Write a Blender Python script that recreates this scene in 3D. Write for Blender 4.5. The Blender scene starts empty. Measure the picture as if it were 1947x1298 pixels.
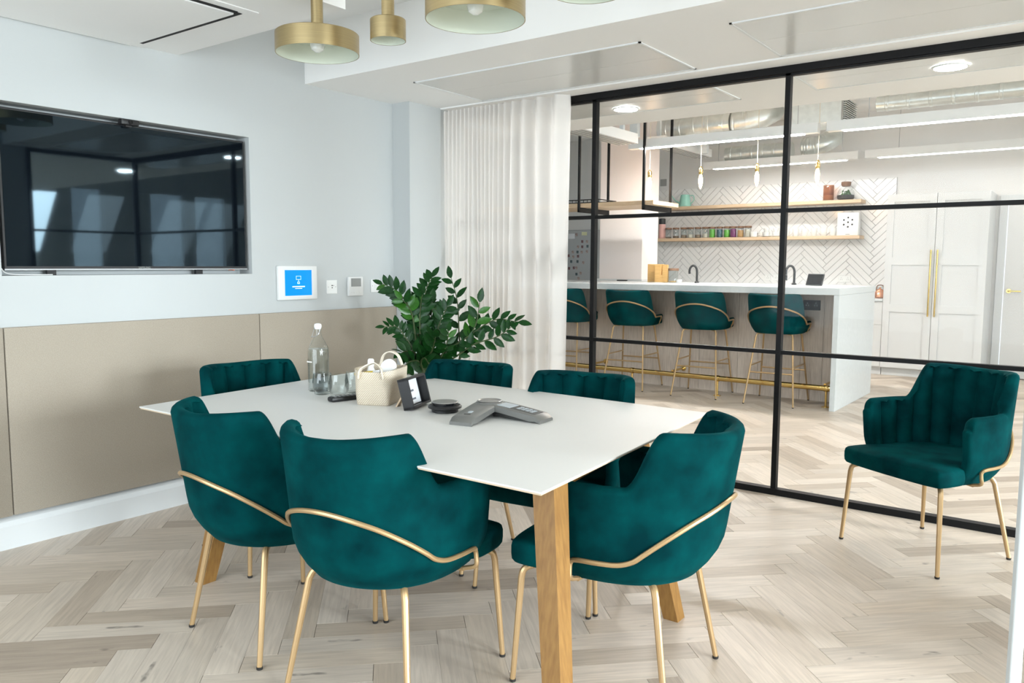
import bpy, bmesh, math, random
from mathutils import Vector, Matrix
random.seed(7)
S = bpy.context.scene
COL = S.collection
PI = math.pi

# ------------------------------------------------------------------ camera
FPX, YAW, PITCH, ROLL = 1516.3, 0.638026, 0.0969753, 0.0051687
CAMZ = 1.30
f = Vector((-math.sin(YAW)*math.cos(PITCH), math.cos(YAW)*math.cos(PITCH), -math.sin(PITCH)))
r0 = Vector((math.cos(YAW), math.sin(YAW), 0)); u0 = r0.cross(f)
rr = r0*math.cos(ROLL)+u0*math.sin(ROLL); uu = -r0*math.sin(ROLL)+u0*math.cos(ROLL)
cam = bpy.data.objects.new('camera', bpy.data.cameras.new('camera'))
COL.objects.link(cam)
cam.matrix_world = Matrix(((rr.x, uu.x, -f.x, 0), (rr.y, uu.y, -f.y, 0), (rr.z, uu.z, -f.z, CAMZ), (0, 0, 0, 1)))
cam.data.sensor_width = 36.0
cam.data.lens = FPX/1947*36
cam.data.clip_start = 0.05
S.camera = cam
CC = Vector((0, 0, CAMZ))
def ray(px, py): return rr*((px-973.5)/FPX)-uu*((py-649)/FPX)+f
def on_z(px, py, z): d = ray(px, py); return CC+d*((z-CAMZ)/d.z)
def on_y(px, py, y): d = ray(px, py); return CC+d*(y/d.y)
def on_depth(px, py, dep): return CC+ray(px, py)*dep
def proj(P):
    v = P-CC; z = v.dot(f)
    return (973.5+FPX*v.dot(rr)/z, 649-FPX*v.dot(uu)/z, z)

# ------------------------------------------------------------------ world, light, exposure
S.view_settings.view_transform = 'Standard'
S.view_settings.look = 'None'
S.view_settings.exposure = 0.66
S.view_settings.gamma = 1.0
S.view_settings.use_curve_mapping = False
w = bpy.data.worlds.new('sky'); S.world = w; w.use_nodes = True
bg = w.node_tree.nodes['Background']
bg.inputs[0].default_value = (0.80, 0.90, 1.0, 1); bg.inputs[1].default_value = 1.6

def area(name, loc, look, sx, sy, power, col, spread=180):
    l = bpy.data.lights.new(name, 'AREA'); l.shape = 'RECTANGLE'; l.size = sx; l.size_y = sy
    l.energy = power; l.color = col; l.spread = math.radians(spread)
    o = bpy.data.objects.new(name, l); COL.objects.link(o); o.location = loc
    o.rotation_euler = Vector(look).to_track_quat('-Z', 'Y').to_euler()
    return o
DAY = (0.86, 0.94, 1.0)
# daylight lamps: office windows (x = 6 wall), plus unseen window added behind the camera
OFFWIN = [(-0.6, 1.0), (2.0, 3.6), (4.4, 6.0), (6.5, 7.1), (7.9, 8.65), (8.8, 9.55)]  # wide openings are unseen windows added to light the room
for a, b in OFFWIN:
    area('window_daylight', (6.12, (a+b)/2, 1.6), (-1, 0, -0.75), b-a, 2.0, (128 if b < 4 else 72 if b < 6.2 else 9)*(b-a), DAY, 100)
area('window_daylight', (-1.80, -2.12, 1.40), (0, 1, -0.20), 3.9, 2.1, 52, DAY, 150)

# ------------------------------------------------------------------ materials
MATS = {}
def nodes(name):
    m = bpy.data.materials.new(name); m.use_nodes = True
    nt = m.node_tree; b = nt.nodes['Principled BSDF']
    return m, nt, b
def mat(name, col, rough=0.5, metal=0.0, noise=0.0, nscale=20.0, bump=0.0, bscale=200.0, sheen=0.0, sheen_tint=None, coat=0.0, spec=0.5, emit=None, estr=0.0, col2=None, stretch=None):
    m, nt, b = nodes(name)
    b.inputs['Base Color'].default_value = (*col, 1)
    b.inputs['Roughness'].default_value = rough
    b.inputs['Metallic'].default_value = metal
    b.inputs['Specular IOR Level'].default_value = spec
    b.inputs['Coat Weight'].default_value = coat
    b.inputs['Sheen Weight'].default_value = sheen
    if sheen: b.inputs['Sheen Roughness'].default_value = 0.4
    if sheen_tint: b.inputs['Sheen Tint'].default_value = (*sheen_tint, 1)
    if emit:
        b.inputs['Emission Color'].default_value = (*emit, 1); b.inputs['Emission Strength'].default_value = estr
    L = nt.links
    if noise or bump:
        tc = nt.nodes.new('ShaderNodeTexCoord'); src = tc.outputs['Object']
        if stretch:
            mp = nt.nodes.new('ShaderNodeMapping'); mp.inputs['Scale'].default_value = stretch
            L.new(src, mp.inputs['Vector']); src = mp.outputs['Vector']
    if noise or col2:
        n = nt.nodes.new('ShaderNodeTexNoise'); n.inputs['Scale'].default_value = nscale; n.inputs['Detail'].default_value = 4
        L.new(src, n.inputs['Vector'])
        cr = nt.nodes.new('ShaderNodeValToRGB')
        c2 = col2 if col2 else tuple(c*(1-noise) for c in col)
        cr.color_ramp.elements[0].position = 0.32; cr.color_ramp.elements[1].position = 0.68
        cr.color_ramp.elements[0].color = (*c2, 1); cr.color_ramp.elements[1].color = (*col, 1)
        L.new(n.outputs['Fac'], cr.inputs['Fac']); L.new(cr.outputs['Color'], b.inputs['Base Color'])
    if bump:
        n2 = nt.nodes.new('ShaderNodeTexNoise'); n2.inputs['Scale'].default_value = bscale; n2.inputs['Detail'].default_value = 3
        L.new(src, n2.inputs['Vector'])
        bp = nt.nodes.new('ShaderNodeBump'); bp.inputs['Strength'].default_value = bump; bp.inputs['Distance'].default_value = 0.002
        L.new(n2.outputs['Fac'], bp.inputs['Height']); L.new(bp.outputs['Normal'], b.inputs['Normal'])
    MATS[name] = m
    return m
mat('wall_white', (0.535, 0.56, 0.56), 0.7, bump=0.05, bscale=400)
mat('kitchen_white', (0.75, 0.745, 0.73), 0.6)
mat('subfloor', (0.10, 0.075, 0.055), 0.9)
mat('ceiling_white', (0.90, 0.90, 0.885), 0.75, bump=0.04, bscale=400)
mat('panel_metal', (0.70, 0.70, 0.67), 0.22, spec=0.6, bump=0.02, bscale=12)
mat('track_white', (0.80, 0.82, 0.82), 0.6)
mat('skirting', (0.76, 0.785, 0.795), 0.35)
mat('frame_black', (0.004, 0.004, 0.0045), 0.5, spec=0.22)
mat('black_plastic', (0.012, 0.012, 0.013), 0.45)
mat('black_gloss', (0.006, 0.006, 0.007), 0.12)
mat('slot_black', (0.01, 0.01, 0.01), 0.8)
mat('tv_screen', (0.003, 0.005, 0.008), 0.03, spec=0.62, coat=0.0)
MATS['tv_screen'].node_tree.nodes['Principled BSDF'].inputs['Specular Tint'].default_value = (0.62, 0.86, 1.0, 1)
mat('velvet', (0.0001, 0.051, 0.0535), 0.8, col2=(0.0001, 0.020, 0.0235), nscale=9, noise=0.4, bump=0.06, bscale=24, sheen=0.05, sheen_tint=(0.0, 0.62, 0.68), spec=0.03)
mat('gold_paint', (0.47, 0.315, 0.16), 0.34, metal=0.55, spec=0.5)
mat('brass', (0.72, 0.50, 0.18), 0.14, metal=1.0)
mat('brass_brushed', (0.46, 0.36, 0.19), 0.33, metal=0.95, noise=0.12, nscale=6, stretch=(1, 1, 40), bump=0.03, bscale=80)
mat('shade_inner', (0.62, 0.66, 0.56), 0.7)
mat('table_white', (0.69, 0.69, 0.668), 0.42, bump=0.015, bscale=300)
mat('table_edge', (0.62, 0.50, 0.36), 0.5)
mat('oak', (0.29, 0.15, 0.038), 0.45, col2=(0.21, 0.10, 0.023), noise=0.3, nscale=10, stretch=(9, 9, 0.9), bump=0.12, bscale=40)
mat('pale_wood', (0.70, 0.52, 0.34), 0.5, col2=(0.60, 0.43, 0.27), noise=0.2, nscale=8, stretch=(1, 9, 9), bump=0.05, bscale=60)
mat('bamboo', (0.72, 0.45, 0.17), 0.45, col2=(0.62, 0.36, 0.12), noise=0.2, nscale=8, stretch=(1.2, 9, 14))
mat('island_wood', (0.66, 0.575, 0.505), 0.55, col2=(0.53, 0.455, 0.395), noise=0.3, nscale=7, stretch=(12, 12, 1.2), bump=0.1, bscale=60)
mat('quartz', (0.58, 0.61, 0.612), 0.25, noise=0.06, nscale=30)
mat('linen', (0.42, 0.37, 0.30), 0.9, col2=(0.325, 0.28, 0.222), noise=0.25, nscale=330, bump=0.35, bscale=420, sheen=0.1)
mat('steel', (0.42, 0.43, 0.44), 0.35, metal=0.7)
mat('galvanised', (0.76, 0.80, 0.78), 0.30, metal=0.75, noise=0.12, nscale=14)
mat('cabinet_white', (0.66, 0.67, 0.665), 0.3)
mat('tile_white', (0.84, 0.835, 0.82), 0.12, spec=0.6, bump=0.05, bscale=14)
mat('grout', (0.20, 0.195, 0.19), 0.9)
mat('pink_plaster', (0.84, 0.77, 0.74), 0.75)
mat('grey_plaster', (0.62, 0.66, 0.67), 0.8)
mat('ceramic_white', (0.82, 0.83, 0.81), 0.2)
mat('cork_wood', (0.24, 0.13, 0.075), 0.6, noise=0.3, nscale=40)
mat('plastic_white', (0.78, 0.79, 0.78), 0.4)
mat('plastic_grey', (0.30, 0.31, 0.30), 0.5)
mat('phone_silver', (0.20, 0.20, 0.19), 0.38, metal=0.45)
mat('phone_disc', (0.36, 0.35, 0.34), 0.3, metal=0.8)
mat('phone_dark', (0.045, 0.045, 0.042), 0.5)
mat('lcd', (0.42, 0.47, 0.50), 0.15)
mat('paper', (0.72, 0.75, 0.78), 0.35)
mat('mint', (0.30, 0.60, 0.50), 0.45)
mat('green_leaf', (0.009, 0.062, 0.009), 0.33, col2=(0.004, 0.026, 0.007), noise=0.5, nscale=9, spec=0.25)
mat('green_leaf_young', (0.032, 0.15, 0.012), 0.28, col2=(0.02, 0.09, 0.009), noise=0.4, nscale=9)
mat('stem_green', (0.07, 0.10, 0.035), 0.5, noise=0.3, nscale=30)
mat('pot_stone', (0.55, 0.53, 0.48), 0.7, noise=0.2, nscale=12)
mat('soil', (0.03, 0.02, 0.014), 0.95, noise=0.5, nscale=60)
mat('moss', (0.05, 0.14, 0.03), 0.9, noise=0.6, nscale=50)
mat('rubber', (0.015, 0.014, 0.013), 0.6)
mat('copper', (0.80, 0.40, 0.25), 0.25, metal=0.8)
mat('pink', (0.78, 0.45, 0.40), 0.4)
mat('lamp_warm', (1, 0.8, 0.5), 0.5, emit=(1.0, 0.55, 0.22), estr=50)
mat('lamp_white', (1, 1, 1), 0.5, emit=(1.0, 0.975, 0.955), estr=115)
mat('lamp_white_long', (1, 1, 1), 0.5, emit=(1.0, 0.975, 0.955), estr=15)
mat('lamp_soft', (1, 1, 1), 0.5, emit=(1.0, 0.975, 0.955), estr=24)
mat('lamp_soft_long', (1, 1, 1), 0.5, emit=(1.0, 0.975, 0.955), estr=11)
mat('downlight_white', (1, 1, 1), 0.5, emit=(1.0, 0.985, 0.97), estr=175)
mat('screen_blue', (0.0, 0.02, 0.05), 0.15, emit=(0.0, 0.27, 0.80), estr=0.85)
mat('screen_white', (0.6, 0.7, 0.8), 0.3, emit=(0.75, 0.9, 1.0), estr=0.9)
mat('grey_text', (0.12, 0.13, 0.15), 0.6)
mat('bulb_frost', (0.78, 0.80, 0.76), 0.12)
mat('yellow', (0.75, 0.55, 0.04), 0.5)
mat('orange', (0.85, 0.16, 0.03), 0.5)
mat('brick_out', (0.5, 0.52, 0.55), 0.9)

def glass_mat(name, tint, refl=0.5, rough=0.0):
    m = bpy.data.materials.new(name); m.use_nodes = True; nt = m.node_tree; nt.nodes.clear()
    o = nt.nodes.new('ShaderNodeOutputMaterial'); t = nt.nodes.new('ShaderNodeBsdfTransparent'); g = nt.nodes.new('ShaderNodeBsdfGlossy')
    t.inputs[0].default_value = (*tint, 1); g.inputs['Roughness'].default_value = rough
    fr = nt.nodes.new('ShaderNodeFresnel'); ge = nt.nodes.new('ShaderNodeNewGeometry'); ma = nt.nodes.new('ShaderNodeMath'); ma.operation = 'MULTIPLY_ADD'; ma.inputs[1].default_value = 1/1.45-1.45; ma.inputs[2].default_value = 1.45
    nt.links.new(ge.outputs['Backfacing'], ma.inputs[0]); nt.links.new(ma.outputs[0], fr.inputs['IOR'])   # same reflectance from both sides
    mu = nt.nodes.new('ShaderNodeMath'); mu.operation = 'MULTIPLY'; mu.inputs[1].default_value = refl
    mx = nt.nodes.new('ShaderNodeMixShader')
    nt.links.new(fr.outputs[0], mu.inputs[0]); nt.links.new(mu.outputs[0], mx.inputs[0])
    nt.links.new(t.outputs[0], mx.inputs[1]); nt.links.new(g.outputs[0], mx.inputs[2]); nt.links.new(mx.outputs[0], o.inputs[0])
    MATS[name] = m
glass_mat('glass', (0.975, 0.985, 0.98), 0.16)
glass_mat('glass_clear', (0.955, 0.975, 0.97), 1.4)
glass_mat('glass_jar', (0.85, 0.88, 0.88), 1.8)
glass_mat('glass_amber', (0.80, 0.62, 0.50), 1.0)
glass_mat('water', (0.93, 0.96, 0.96), 0.9)

def sheer():
    m = bpy.data.materials.new('sheer'); m.use_nodes = True; nt = m.node_tree; nt.nodes.clear(); L = nt.links
    o = nt.nodes.new('ShaderNodeOutputMaterial'); d = nt.nodes.new('ShaderNodeBsdfDiffuse'); t = nt.nodes.new('ShaderNodeBsdfTranslucent'); tr = nt.nodes.new('ShaderNodeBsdfTransparent')
    d.inputs[0].default_value = (0.93, 0.92, 0.90, 1); t.inputs[0].default_value = (0.95, 0.93, 0.91, 1)
    m1 = nt.nodes.new('ShaderNodeMixShader'); m1.inputs[0].default_value = 0.5
    m2 = nt.nodes.new('ShaderNodeMixShader'); m2.inputs[0].default_value = 0.22
    L.new(d.outputs[0], m1.inputs[1]); L.new(t.outputs[0], m1.inputs[2]); L.new(m1.outputs[0], m2.inputs[1]); L.new(tr.outputs[0], m2.inputs[2]); L.new(m2.outputs[0], o.inputs[0])
    MATS['sheer'] = m
sheer()

def plank_mat():
    m, nt, b = nodes('plank'); L = nt.links; N = nt.nodes.new
    oi = N('ShaderNodeObjectInfo'); ge = N('ShaderNodeNewGeometry')
    ad = N('ShaderNodeMath'); ad.operation = 'ADD'; fr = N('ShaderNodeMath'); fr.operation = 'FRACT'
    L.new(oi.outputs['Random'], ad.inputs[0]); L.new(ge.outputs['Random Per Island'], ad.inputs[1]); L.new(ad.outputs[0], fr.inputs[0])
    cr = N('ShaderNodeValToRGB'); e = cr.color_ramp.elements
    e[0].position = 0.0; e[0].color = (0.33, 0.27, 0.215, 1)
    e[1].position = 1.0; e[1].color = (0.62, 0.55, 0.475, 1)
    for p, c in ((0.10, (0.42, 0.35, 0.28)), (0.3, (0.54, 0.46, 0.375)), (0.55, (0.53, 0.465, 0.395)), (0.8, (0.60, 0.515, 0.43))):
        n = e.new(p); n.color = (*c, 1)
    L.new(fr.outputs[0], cr.inputs['Fac'])
    uv = N('ShaderNodeUVMap'); sc = N('ShaderNodeVectorMath'); sc.operation = 'SCALE'
    cb = N('ShaderNodeCombineXYZ'); L.new(fr.outputs[0], cb.inputs[2]); L.new(fr.outputs[0], cb.inputs[0])
    sc.inputs['Scale'].default_value = 17.3; L.new(cb.outputs[0], sc.inputs[0])
    av = N('ShaderNodeVectorMath'); av.operation = 'ADD'; L.new(uv.outputs[0], av.inputs[0]); L.new(sc.outputs[0], av.inputs[1])
    mp = N('ShaderNodeMapping'); mp.inputs['Scale'].default_value = (4, 60, 1); L.new(av.outputs[0], mp.inputs['Vector'])
    n1 = N('ShaderNodeTexNoise'); n1.inputs['Scale'].default_value = 1.3; n1.inputs['Detail'].default_value = 6; n1.inputs['Distortion'].default_value = 0.6
    L.new(mp.outputs[0], n1.inputs['Vector'])
    mx = N('ShaderNodeMix'); mx.data_type = 'RGBA'; mx.blend_type = 'MULTIPLY'; mx.inputs[0].default_value = 1.0
    g = N('ShaderNodeValToRGB'); g.color_ramp.elements[0].position = 0.3; g.color_ramp.elements[0].color = (0.84, 0.83, 0.82, 1); g.color_ramp.elements[1].position = 0.65; g.color_ramp.elements[1].color = (1.06, 1.05, 1.04, 1)
    L.new(n1.outputs['Fac'], g.inputs['Fac']); L.new(cr.outputs[0], mx.inputs[6]); L.new(g.outputs[0], mx.inputs[7])
    # knots: sparse dark grey spots stretched along the grain
    mk = N('ShaderNodeMapping'); mk.inputs['Scale'].default_value = (5, 11, 1); L.new(av.outputs[0], mk.inputs['Vector'])
    nk = N('ShaderNodeTexNoise'); nk.inputs['Scale'].default_value = 1.4; nk.inputs['Detail'].default_value = 3; L.new(mk.outputs[0], nk.inputs['Vector'])
    ck = N('ShaderNodeValToRGB'); ck.color_ramp.elements[0].position = 0.705; ck.color_ramp.elements[0].color = (1, 1, 1, 1); ck.color_ramp.elements[1].position = 0.77; ck.color_ramp.elements[1].color = (0.42, 0.42, 0.43, 1)
    L.new(nk.outputs['Fac'], ck.inputs['Fac'])
    m3 = N('ShaderNodeMix'); m3.data_type = 'RGBA'; m3.blend_type = 'MULTIPLY'; m3.inputs[0].default_value = 1.0
    L.new(mx.outputs[2], m3.inputs[6]); L.new(ck.outputs[0], m3.inputs[7]); L.new(m3.outputs[2], b.inputs['Base Color'])
    b.inputs['Roughness'].default_value = 0.42
    bp = N('ShaderNodeBump'); bp.inputs['Strength'].default_value = 0.06; bp.inputs['Distance'].default_value = 0.002
    L.new(n1.outputs['Fac'], bp.inputs['Height']); L.new(bp.outputs[0], b.inputs['Normal'])
    MATS['plank'] = m
plank_mat()

def weave_mat():
    m, nt, b = nodes('weave'); L = nt.links; N = nt.nodes.new
    uv = N('ShaderNodeUVMap'); sp = N('ShaderNodeSeparateXYZ'); L.new(uv.outputs[0], sp.inputs[0])
    # zigzag: triangle wave of u added to v, then striped
    pg = N('ShaderNodeMath'); pg.operation = 'PINGPONG'; pg.inputs[1].default_value = 0.0045; L.new(sp.outputs[0], pg.inputs[0])
    ad = N('ShaderNodeMath'); ad.operation = 'ADD'; L.new(sp.outputs[1], ad.inputs[0]); L.new(pg.outputs[0], ad.inputs[1])
    p2 = N('ShaderNodeMath'); p2.operation = 'PINGPONG'; p2.inputs[1].default_value = 0.0032; L.new(ad.outputs[0], p2.inputs[0])
    ml = N('ShaderNodeMath'); ml.operation = 'MULTIPLY'; ml.inputs[1].default_value = 1/0.0032; L.new(p2.outputs[0], ml.inputs[0])
    cr = N('ShaderNodeValToRGB'); cr.color_ramp.elements[0].color = (0.30, 0.21, 0.13, 1); cr.color_ramp.elements[0].position = 0.1; cr.color_ramp.elements[1].color = (0.74, 0.66, 0.53, 1); cr.color_ramp.elements[1].position = 0.45
    L.new(ml.outputs[0], cr.inputs[0]); L.new(cr.outputs[0], b.inputs['Base Color']); b.inputs['Roughness'].default_value = 0.85
    bp = N('ShaderNodeBump'); bp.inputs['Strength'].default_value = 0.5; bp.inputs['Distance'].default_value = 0.002; L.new(ml.outputs[0], bp.inputs['Height']); L.new(bp.outputs[0], b.inputs['Normal'])
    MATS['weave'] = m
weave_mat()
mat('cotton', (0.74, 0.66, 0.54), 0.9, noise=0.1, nscale=120, bump=0.2, bscale=300)

# ------------------------------------------------------------------ mesh helpers
class MB:
    def __init__(self): self.v = []; self.fc = []; self.uv = None
    def add(self, vs, fs):
        o = len(self.v); self.v += [tuple(p) for p in vs]; self.fc += [tuple(i+o for i in q) for q in fs]; return self
    def box(self, x0, x1, y0, y1, z0, z1, bev=0.0, M=None):
        bm = bmesh.new(); bmesh.ops.create_cube(bm, size=1)
        for v in bm.verts: v.co = Vector(((x0+x1)/2+v.co.x*(x1-x0), (y0+y1)/2+v.co.y*(y1-y0), (z0+z1)/2+v.co.z*(z1-z0)))
        if bev: bmesh.ops.bevel(bm, geom=bm.edges[:], offset=bev, segments=2, affect='EDGES', profile=0.5)
        if M: bm.transform(M)
        bm.verts.index_update()
        self.add([v.co for v in bm.verts], [[v.index for v in q.verts] for q in bm.faces]); bm.free(); return self
    def loops(self, rings, closed=True, cap0=True, cap1=True):
        n = len(rings[0]); o = len(self.v); fs = []
        for i in range(len(rings)-1):
            for j in range(n if closed else n-1):
                k = (j+1) % n; fs.append((o+i*n+j, o+i*n+k, o+(i+1)*n+k, o+(i+1)*n+j))
        if cap0: fs.append(tuple(o+j for j in reversed(range(n))))
        if cap1: fs.append(tuple(o+(len(rings)-1)*n+j for j in range(n)))
        for g in rings: self.v += [tuple(p) for p in g]
        self.fc += fs; return self
    def lathe(self, prof, c=(0, 0, 0), seg=24, cap0=True, cap1=True):
        rs = [[(c[0]+r*math.cos(2*PI*j/seg), c[1]+r*math.sin(2*PI*j/seg), c[2]+z) for j in range(seg)] for r, z in prof]
        return self.loops(rs, True, cap0, cap1)
    def tube(self, pts, rad, seg=10, closed=False):
        P = [Vector(p) for p in pts]; n = len(P); R = rad if isinstance(rad, (list, tuple)) else [rad]*n
        rings = []; up = None
        for i in range(n):
            if closed: t = P[(i+1) % n]-P[i-1]
            else: t = P[min(i+1, n-1)]-P[max(i-1, 0)]
            t.normalize()
            if up is None:
                up = Vector((0, 0, 1)) if abs(t.z) < 0.9 else Vector((1, 0, 0))
            a = up-t*up.dot(t); a.normalize(); b = t.cross(a); up = a
            rings.append([P[i]+(a*math.cos(2*PI*j/seg)+b*math.sin(2*PI*j/seg))*R[i] for j in range(seg)])
        if closed: rings.append(rings[0])
        return self.loops(rings, True, not closed, not closed)
    def prism(self, poly, z0, z1):
        return self.loops([[(x, y, z0) for x, y in poly], [(x, y, z1) for x, y in poly]])
    def mesh(self, name, m, smooth=True, ang=35):
        me = bpy.data.meshes.new(name); me.from_pydata(self.v, [], self.fc)
        if self.uv:
            l = me.uv_layers.new(name='UVMap')
            for lp in me.loops: l.data[lp.index].uv = self.uv[lp.vertex_index]
        me.materials.append(MATS[m]); me.validate()
        bm = bmesh.new(); bm.from_mesh(me); bmesh.ops.recalc_face_normals(bm, faces=bm.faces[:]); bm.to_mesh(me); bm.free()
        if smooth:
            me.polygons.foreach_set('use_smooth', [True]*len(me.polygons)); me.set_sharp_from_angle(angle=math.radians(ang))
        me.update(); return me
    def build(self, name, m, parent=None, smooth=True, ang=35):
        return link(name, self.mesh(name, m, smooth, ang), parent)
def link(name, me, parent=None):
    o = bpy.data.objects.new(name, me); COL.objects.link(o)
    if parent: o.parent = parent
    return o
def tag(o, label=None, cat=None, group=None, kind=None):
    if label: o['label'] = label
    if cat: o['category'] = cat
    if group: o['group'] = group
    if kind: o['kind'] = kind
    return o
def thing(name, label, cat, loc=(0, 0, 0), rz=0.0, group=None):
    o = bpy.data.objects.new(name, None); o.empty_display_size = 0.1; COL.objects.link(o); o.location = loc; o.rotation_euler = (0, 0, rz)
    return tag(o, label, cat, group)
def struct(name, mb, m, label=None, smooth=False):
    return tag(mb.build(name, m, None, smooth), label, kind='structure')
def dup(root, loc, rz, label=None, group=None):
    c = root.copy(); COL.objects.link(c); c.location = loc; c.rotation_euler = (0, 0, rz)
    if label: c['label'] = label
    if group: c['group'] = group
    for ch in list(root.children):
        d = ch.copy(); COL.objects.link(d); d.parent = c
        for g in list(ch.children):
            e = g.copy(); COL.objects.link(e); e.parent = d
    return c
def text(name, body, size, loc, rot, m, parent=None, ext=0.0004):
    cu = bpy.data.curves.new(name, 'FONT'); cu.body = body; cu.size = size; cu.extrude = ext; cu.align_x = 'CENTER'; cu.align_y = 'CENTER'
    t = bpy.data.objects.new(name, cu); COL.objects.link(t)
    dg = bpy.context.evaluated_depsgraph_get(); me = bpy.data.meshes.new_from_object(t.evaluated_get(dg))
    bpy.data.objects.remove(t); me.materials.clear(); me.materials.append(MATS[m])
    o = link(name, me, parent); o.location = loc; o.rotation_euler = rot; return o
def catmull(pts, n):
    P = [Vector(p) for p in pts]; P = [P[0]*2-P[1]]+P+[P[-1]*2-P[-2]]; out = []
    for i in range(1, len(P)-2):
        for k in range(n):
            t = k/n; a, b, c, d = P[i-1:i+3]
            out.append(0.5*((2*b)+(c-a)*t+(2*a-5*b+4*c-d)*t*t+(3*b-a-3*c+d)*t**3))
    out.append(P[-2]); return out
def sm(t): t = max(0, min(1, t)); return t*t*(3-2*t)
def clip(poly, x0, x1, y0, y1):
    for ax, lim, s in ((0, x0, 1), (0, x1, -1), (1, y0, 1), (1, y1, -1)):
        out = []
        for i in range(len(poly)):
            a, b = poly[i-1], poly[i]; da, db = s*(a[ax]-lim), s*(b[ax]-lim)
            if (da >= 0) != (db >= 0):
                t = da/(da-db); out.append(tuple(a[k]+(b[k]-a[k])*t for k in range(len(a))))
            if db >= 0: out.append(b)
        poly = out
        if not poly: return poly
    return poly

# ------------------------------------------------------------------ setting: floor of herringbone planks
WX, GY, CZ = -3.96, 4.47, 2.375           # left wall, glass partition, lower ceiling
KY = 10.85                                # kitchen rear wall
RX = 0.30                                 # right hand wall / glass return
floor = struct('floor', MB().box(-7.4, 6.4, -2.3, 11.0, -0.06, -0.0035), 'subfloor', 'pale limed oak herringbone parquet running through to the kitchen')
PW, PL = 0.1071, 0.533
PO = Vector((-1.009, 3.171)); PU = Vector((1, -1))/math.sqrt(2); PV = Vector((-1, -1))/math.sqrt(2)
FX0, FX1, FY0, FY1 = -7.38, 6.2, -2.2, 10.80
def plank_cells(O, U, V, W_, L_, rng):
    for k in range(-rng, rng):
        for j in range(-rng, rng):
            ou, ov = k*W_+j*L_, k*W_-j*L_
            yield (ou, ov, L_, W_, 0); yield (ou+L_, ov+W_-L_, W_, L_, 1)
cells = []
for ou, ov, du, dv, kind in plank_cells(PO, PU, PV, PW, PL, 95):
    c = PO+PU*(ou+du/2)+PV*(ov+dv/2)
    if not (FX0-0.4 < c.x < FX1+0.4 and FY0-0.4 < c.y < FY1+0.4): continue
    if c.x < -4.2 and c.y < GY: continue
    a, b, d = proj(Vector((c.x, c.y, 0)))
    if d < 0.3: d = 99
    cells.append((d, c, kind, ou, ov, du, dv))
cells.sort(key=lambda q: q[0])
def plank_mesh(poly, Uv, Vv, c, g=0.0009, th=0.0035):
    mb = MB(); n = len(poly); cx = sum(p[0] for p in poly)/n; cy = sum(p[1] for p in poly)/n
    top = []
    for p in poly:
        q = Vector((p[0]-cx, p[1]-cy)); l = max(q.length, 1e-6); q = q*(1-g*1.6/l); top.append((q.x+cx, q.y+cy))
    mb.loops([[(p[0], p[1], -th) for p in top], [(p[0], p[1], 0) for p in top]], cap0=False)
    def luv(p): d = Vector((p[0], p[1])); return (d.dot(Uv), d.dot(Vv))
    mb.uv = [luv(p) for p in mb.v]
    return mb
std = {}
for kind, ax in ((0, PU), (1, PV)):
    pr = Vector((-ax.y, ax.x))
    poly = [tuple(ax*(a*PL/2)+pr*(b*PW/2)) for a, b in ((-1, -1), (1, -1), (1, 1), (-1, 1))]
    std[kind] = plank_mesh(poly, ax, pr, None).mesh('plank', 'plank', False)
stuff = MB(); stuff.uv = []
cnt = 0
for d, c, kind, ou, ov, du, dv in cells:
    ax = PU if kind == 0 else PV; pr = Vector((-ax.y, ax.x))
    poly = [tuple(c+ax*(a*PL/2)+pr*(b*PW/2)) for a, b in ((-1, -1), (1, -1), (1, 1), (-1, 1))]
    xlo = WX if c.y < GY+0.2 else FX0
    cl = clip(poly, xlo, FX1, FY0, FY1)
    if len(cl) < 3: continue
    whole = all(xlo < p[0] < FX1 and FY0 < p[1] < FY1 for p in poly)
    a, b, _ = proj(Vector((c.x, c.y, 0)))
    inview = d < 90 and -60 < a < 2000 and b < 1340
    if cnt < 290 and inview:
        if whole:
            o = link('plank', std[kind], floor); o.location = (c.x, c.y, 0)
        else:
            mb = plank_mesh([(p[0]-c.x, p[1]-c.y) for p in cl], ax, pr, None); o = mb.build('plank', 'plank', floor, False); o.location = (c.x, c.y, 0)
        cnt += 1
    else:
        mb = plank_mesh([(p[0]-c.x, p[1]-c.y) for p in cl], ax, pr, None)
        stuff.add([(x+c.x, y+c.y, z) for x, y, z in mb.v], mb.fc); stuff.uv += mb.uv
so = stuff.build('parquet_planks', 'plank', floor, False); so['kind'] = 'stuff'

# ------------------------------------------------------------------ meeting room shell
NY0, NY1, NZ0, NZ1 = 1.512, 2.818, 1.235, 2.008
wl = MB().box(WX-0.16, WX, -2.3, NY0, 0, 3.2).box(WX-0.16, WX, NY1, GY+0.06, 0, 3.2).box(WX-0.16, WX, NY0, NY1, 0, NZ0).box(WX-0.16, WX, NY0, NY1, NZ1, 3.2).box(WX-0.16, WX-0.12, NY0, NY1, NZ0, NZ1)
struct('wall_left', wl, 'wall_white', 'white wall with a recessed niche for the television')
struct('wall_pier', MB().box(WX, -3.80, 3.96, GY+0.06, 0, CZ), 'wall_white', 'white pier between the television wall and the curtain')
bb = MB()
prof = [(-3.918, 0), (-3.918, 0.105), (-3.932, 0.125), (WX, 0.142), (WX, 0)]
bb.loops([[(x, -2.2, z) for x, z in prof], [(x, 3.96, z) for x, z in prof]])
struct('baseboard_left', bb, 'skirting', 'white skirting board with a sloped top under the fabric panels')
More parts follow.
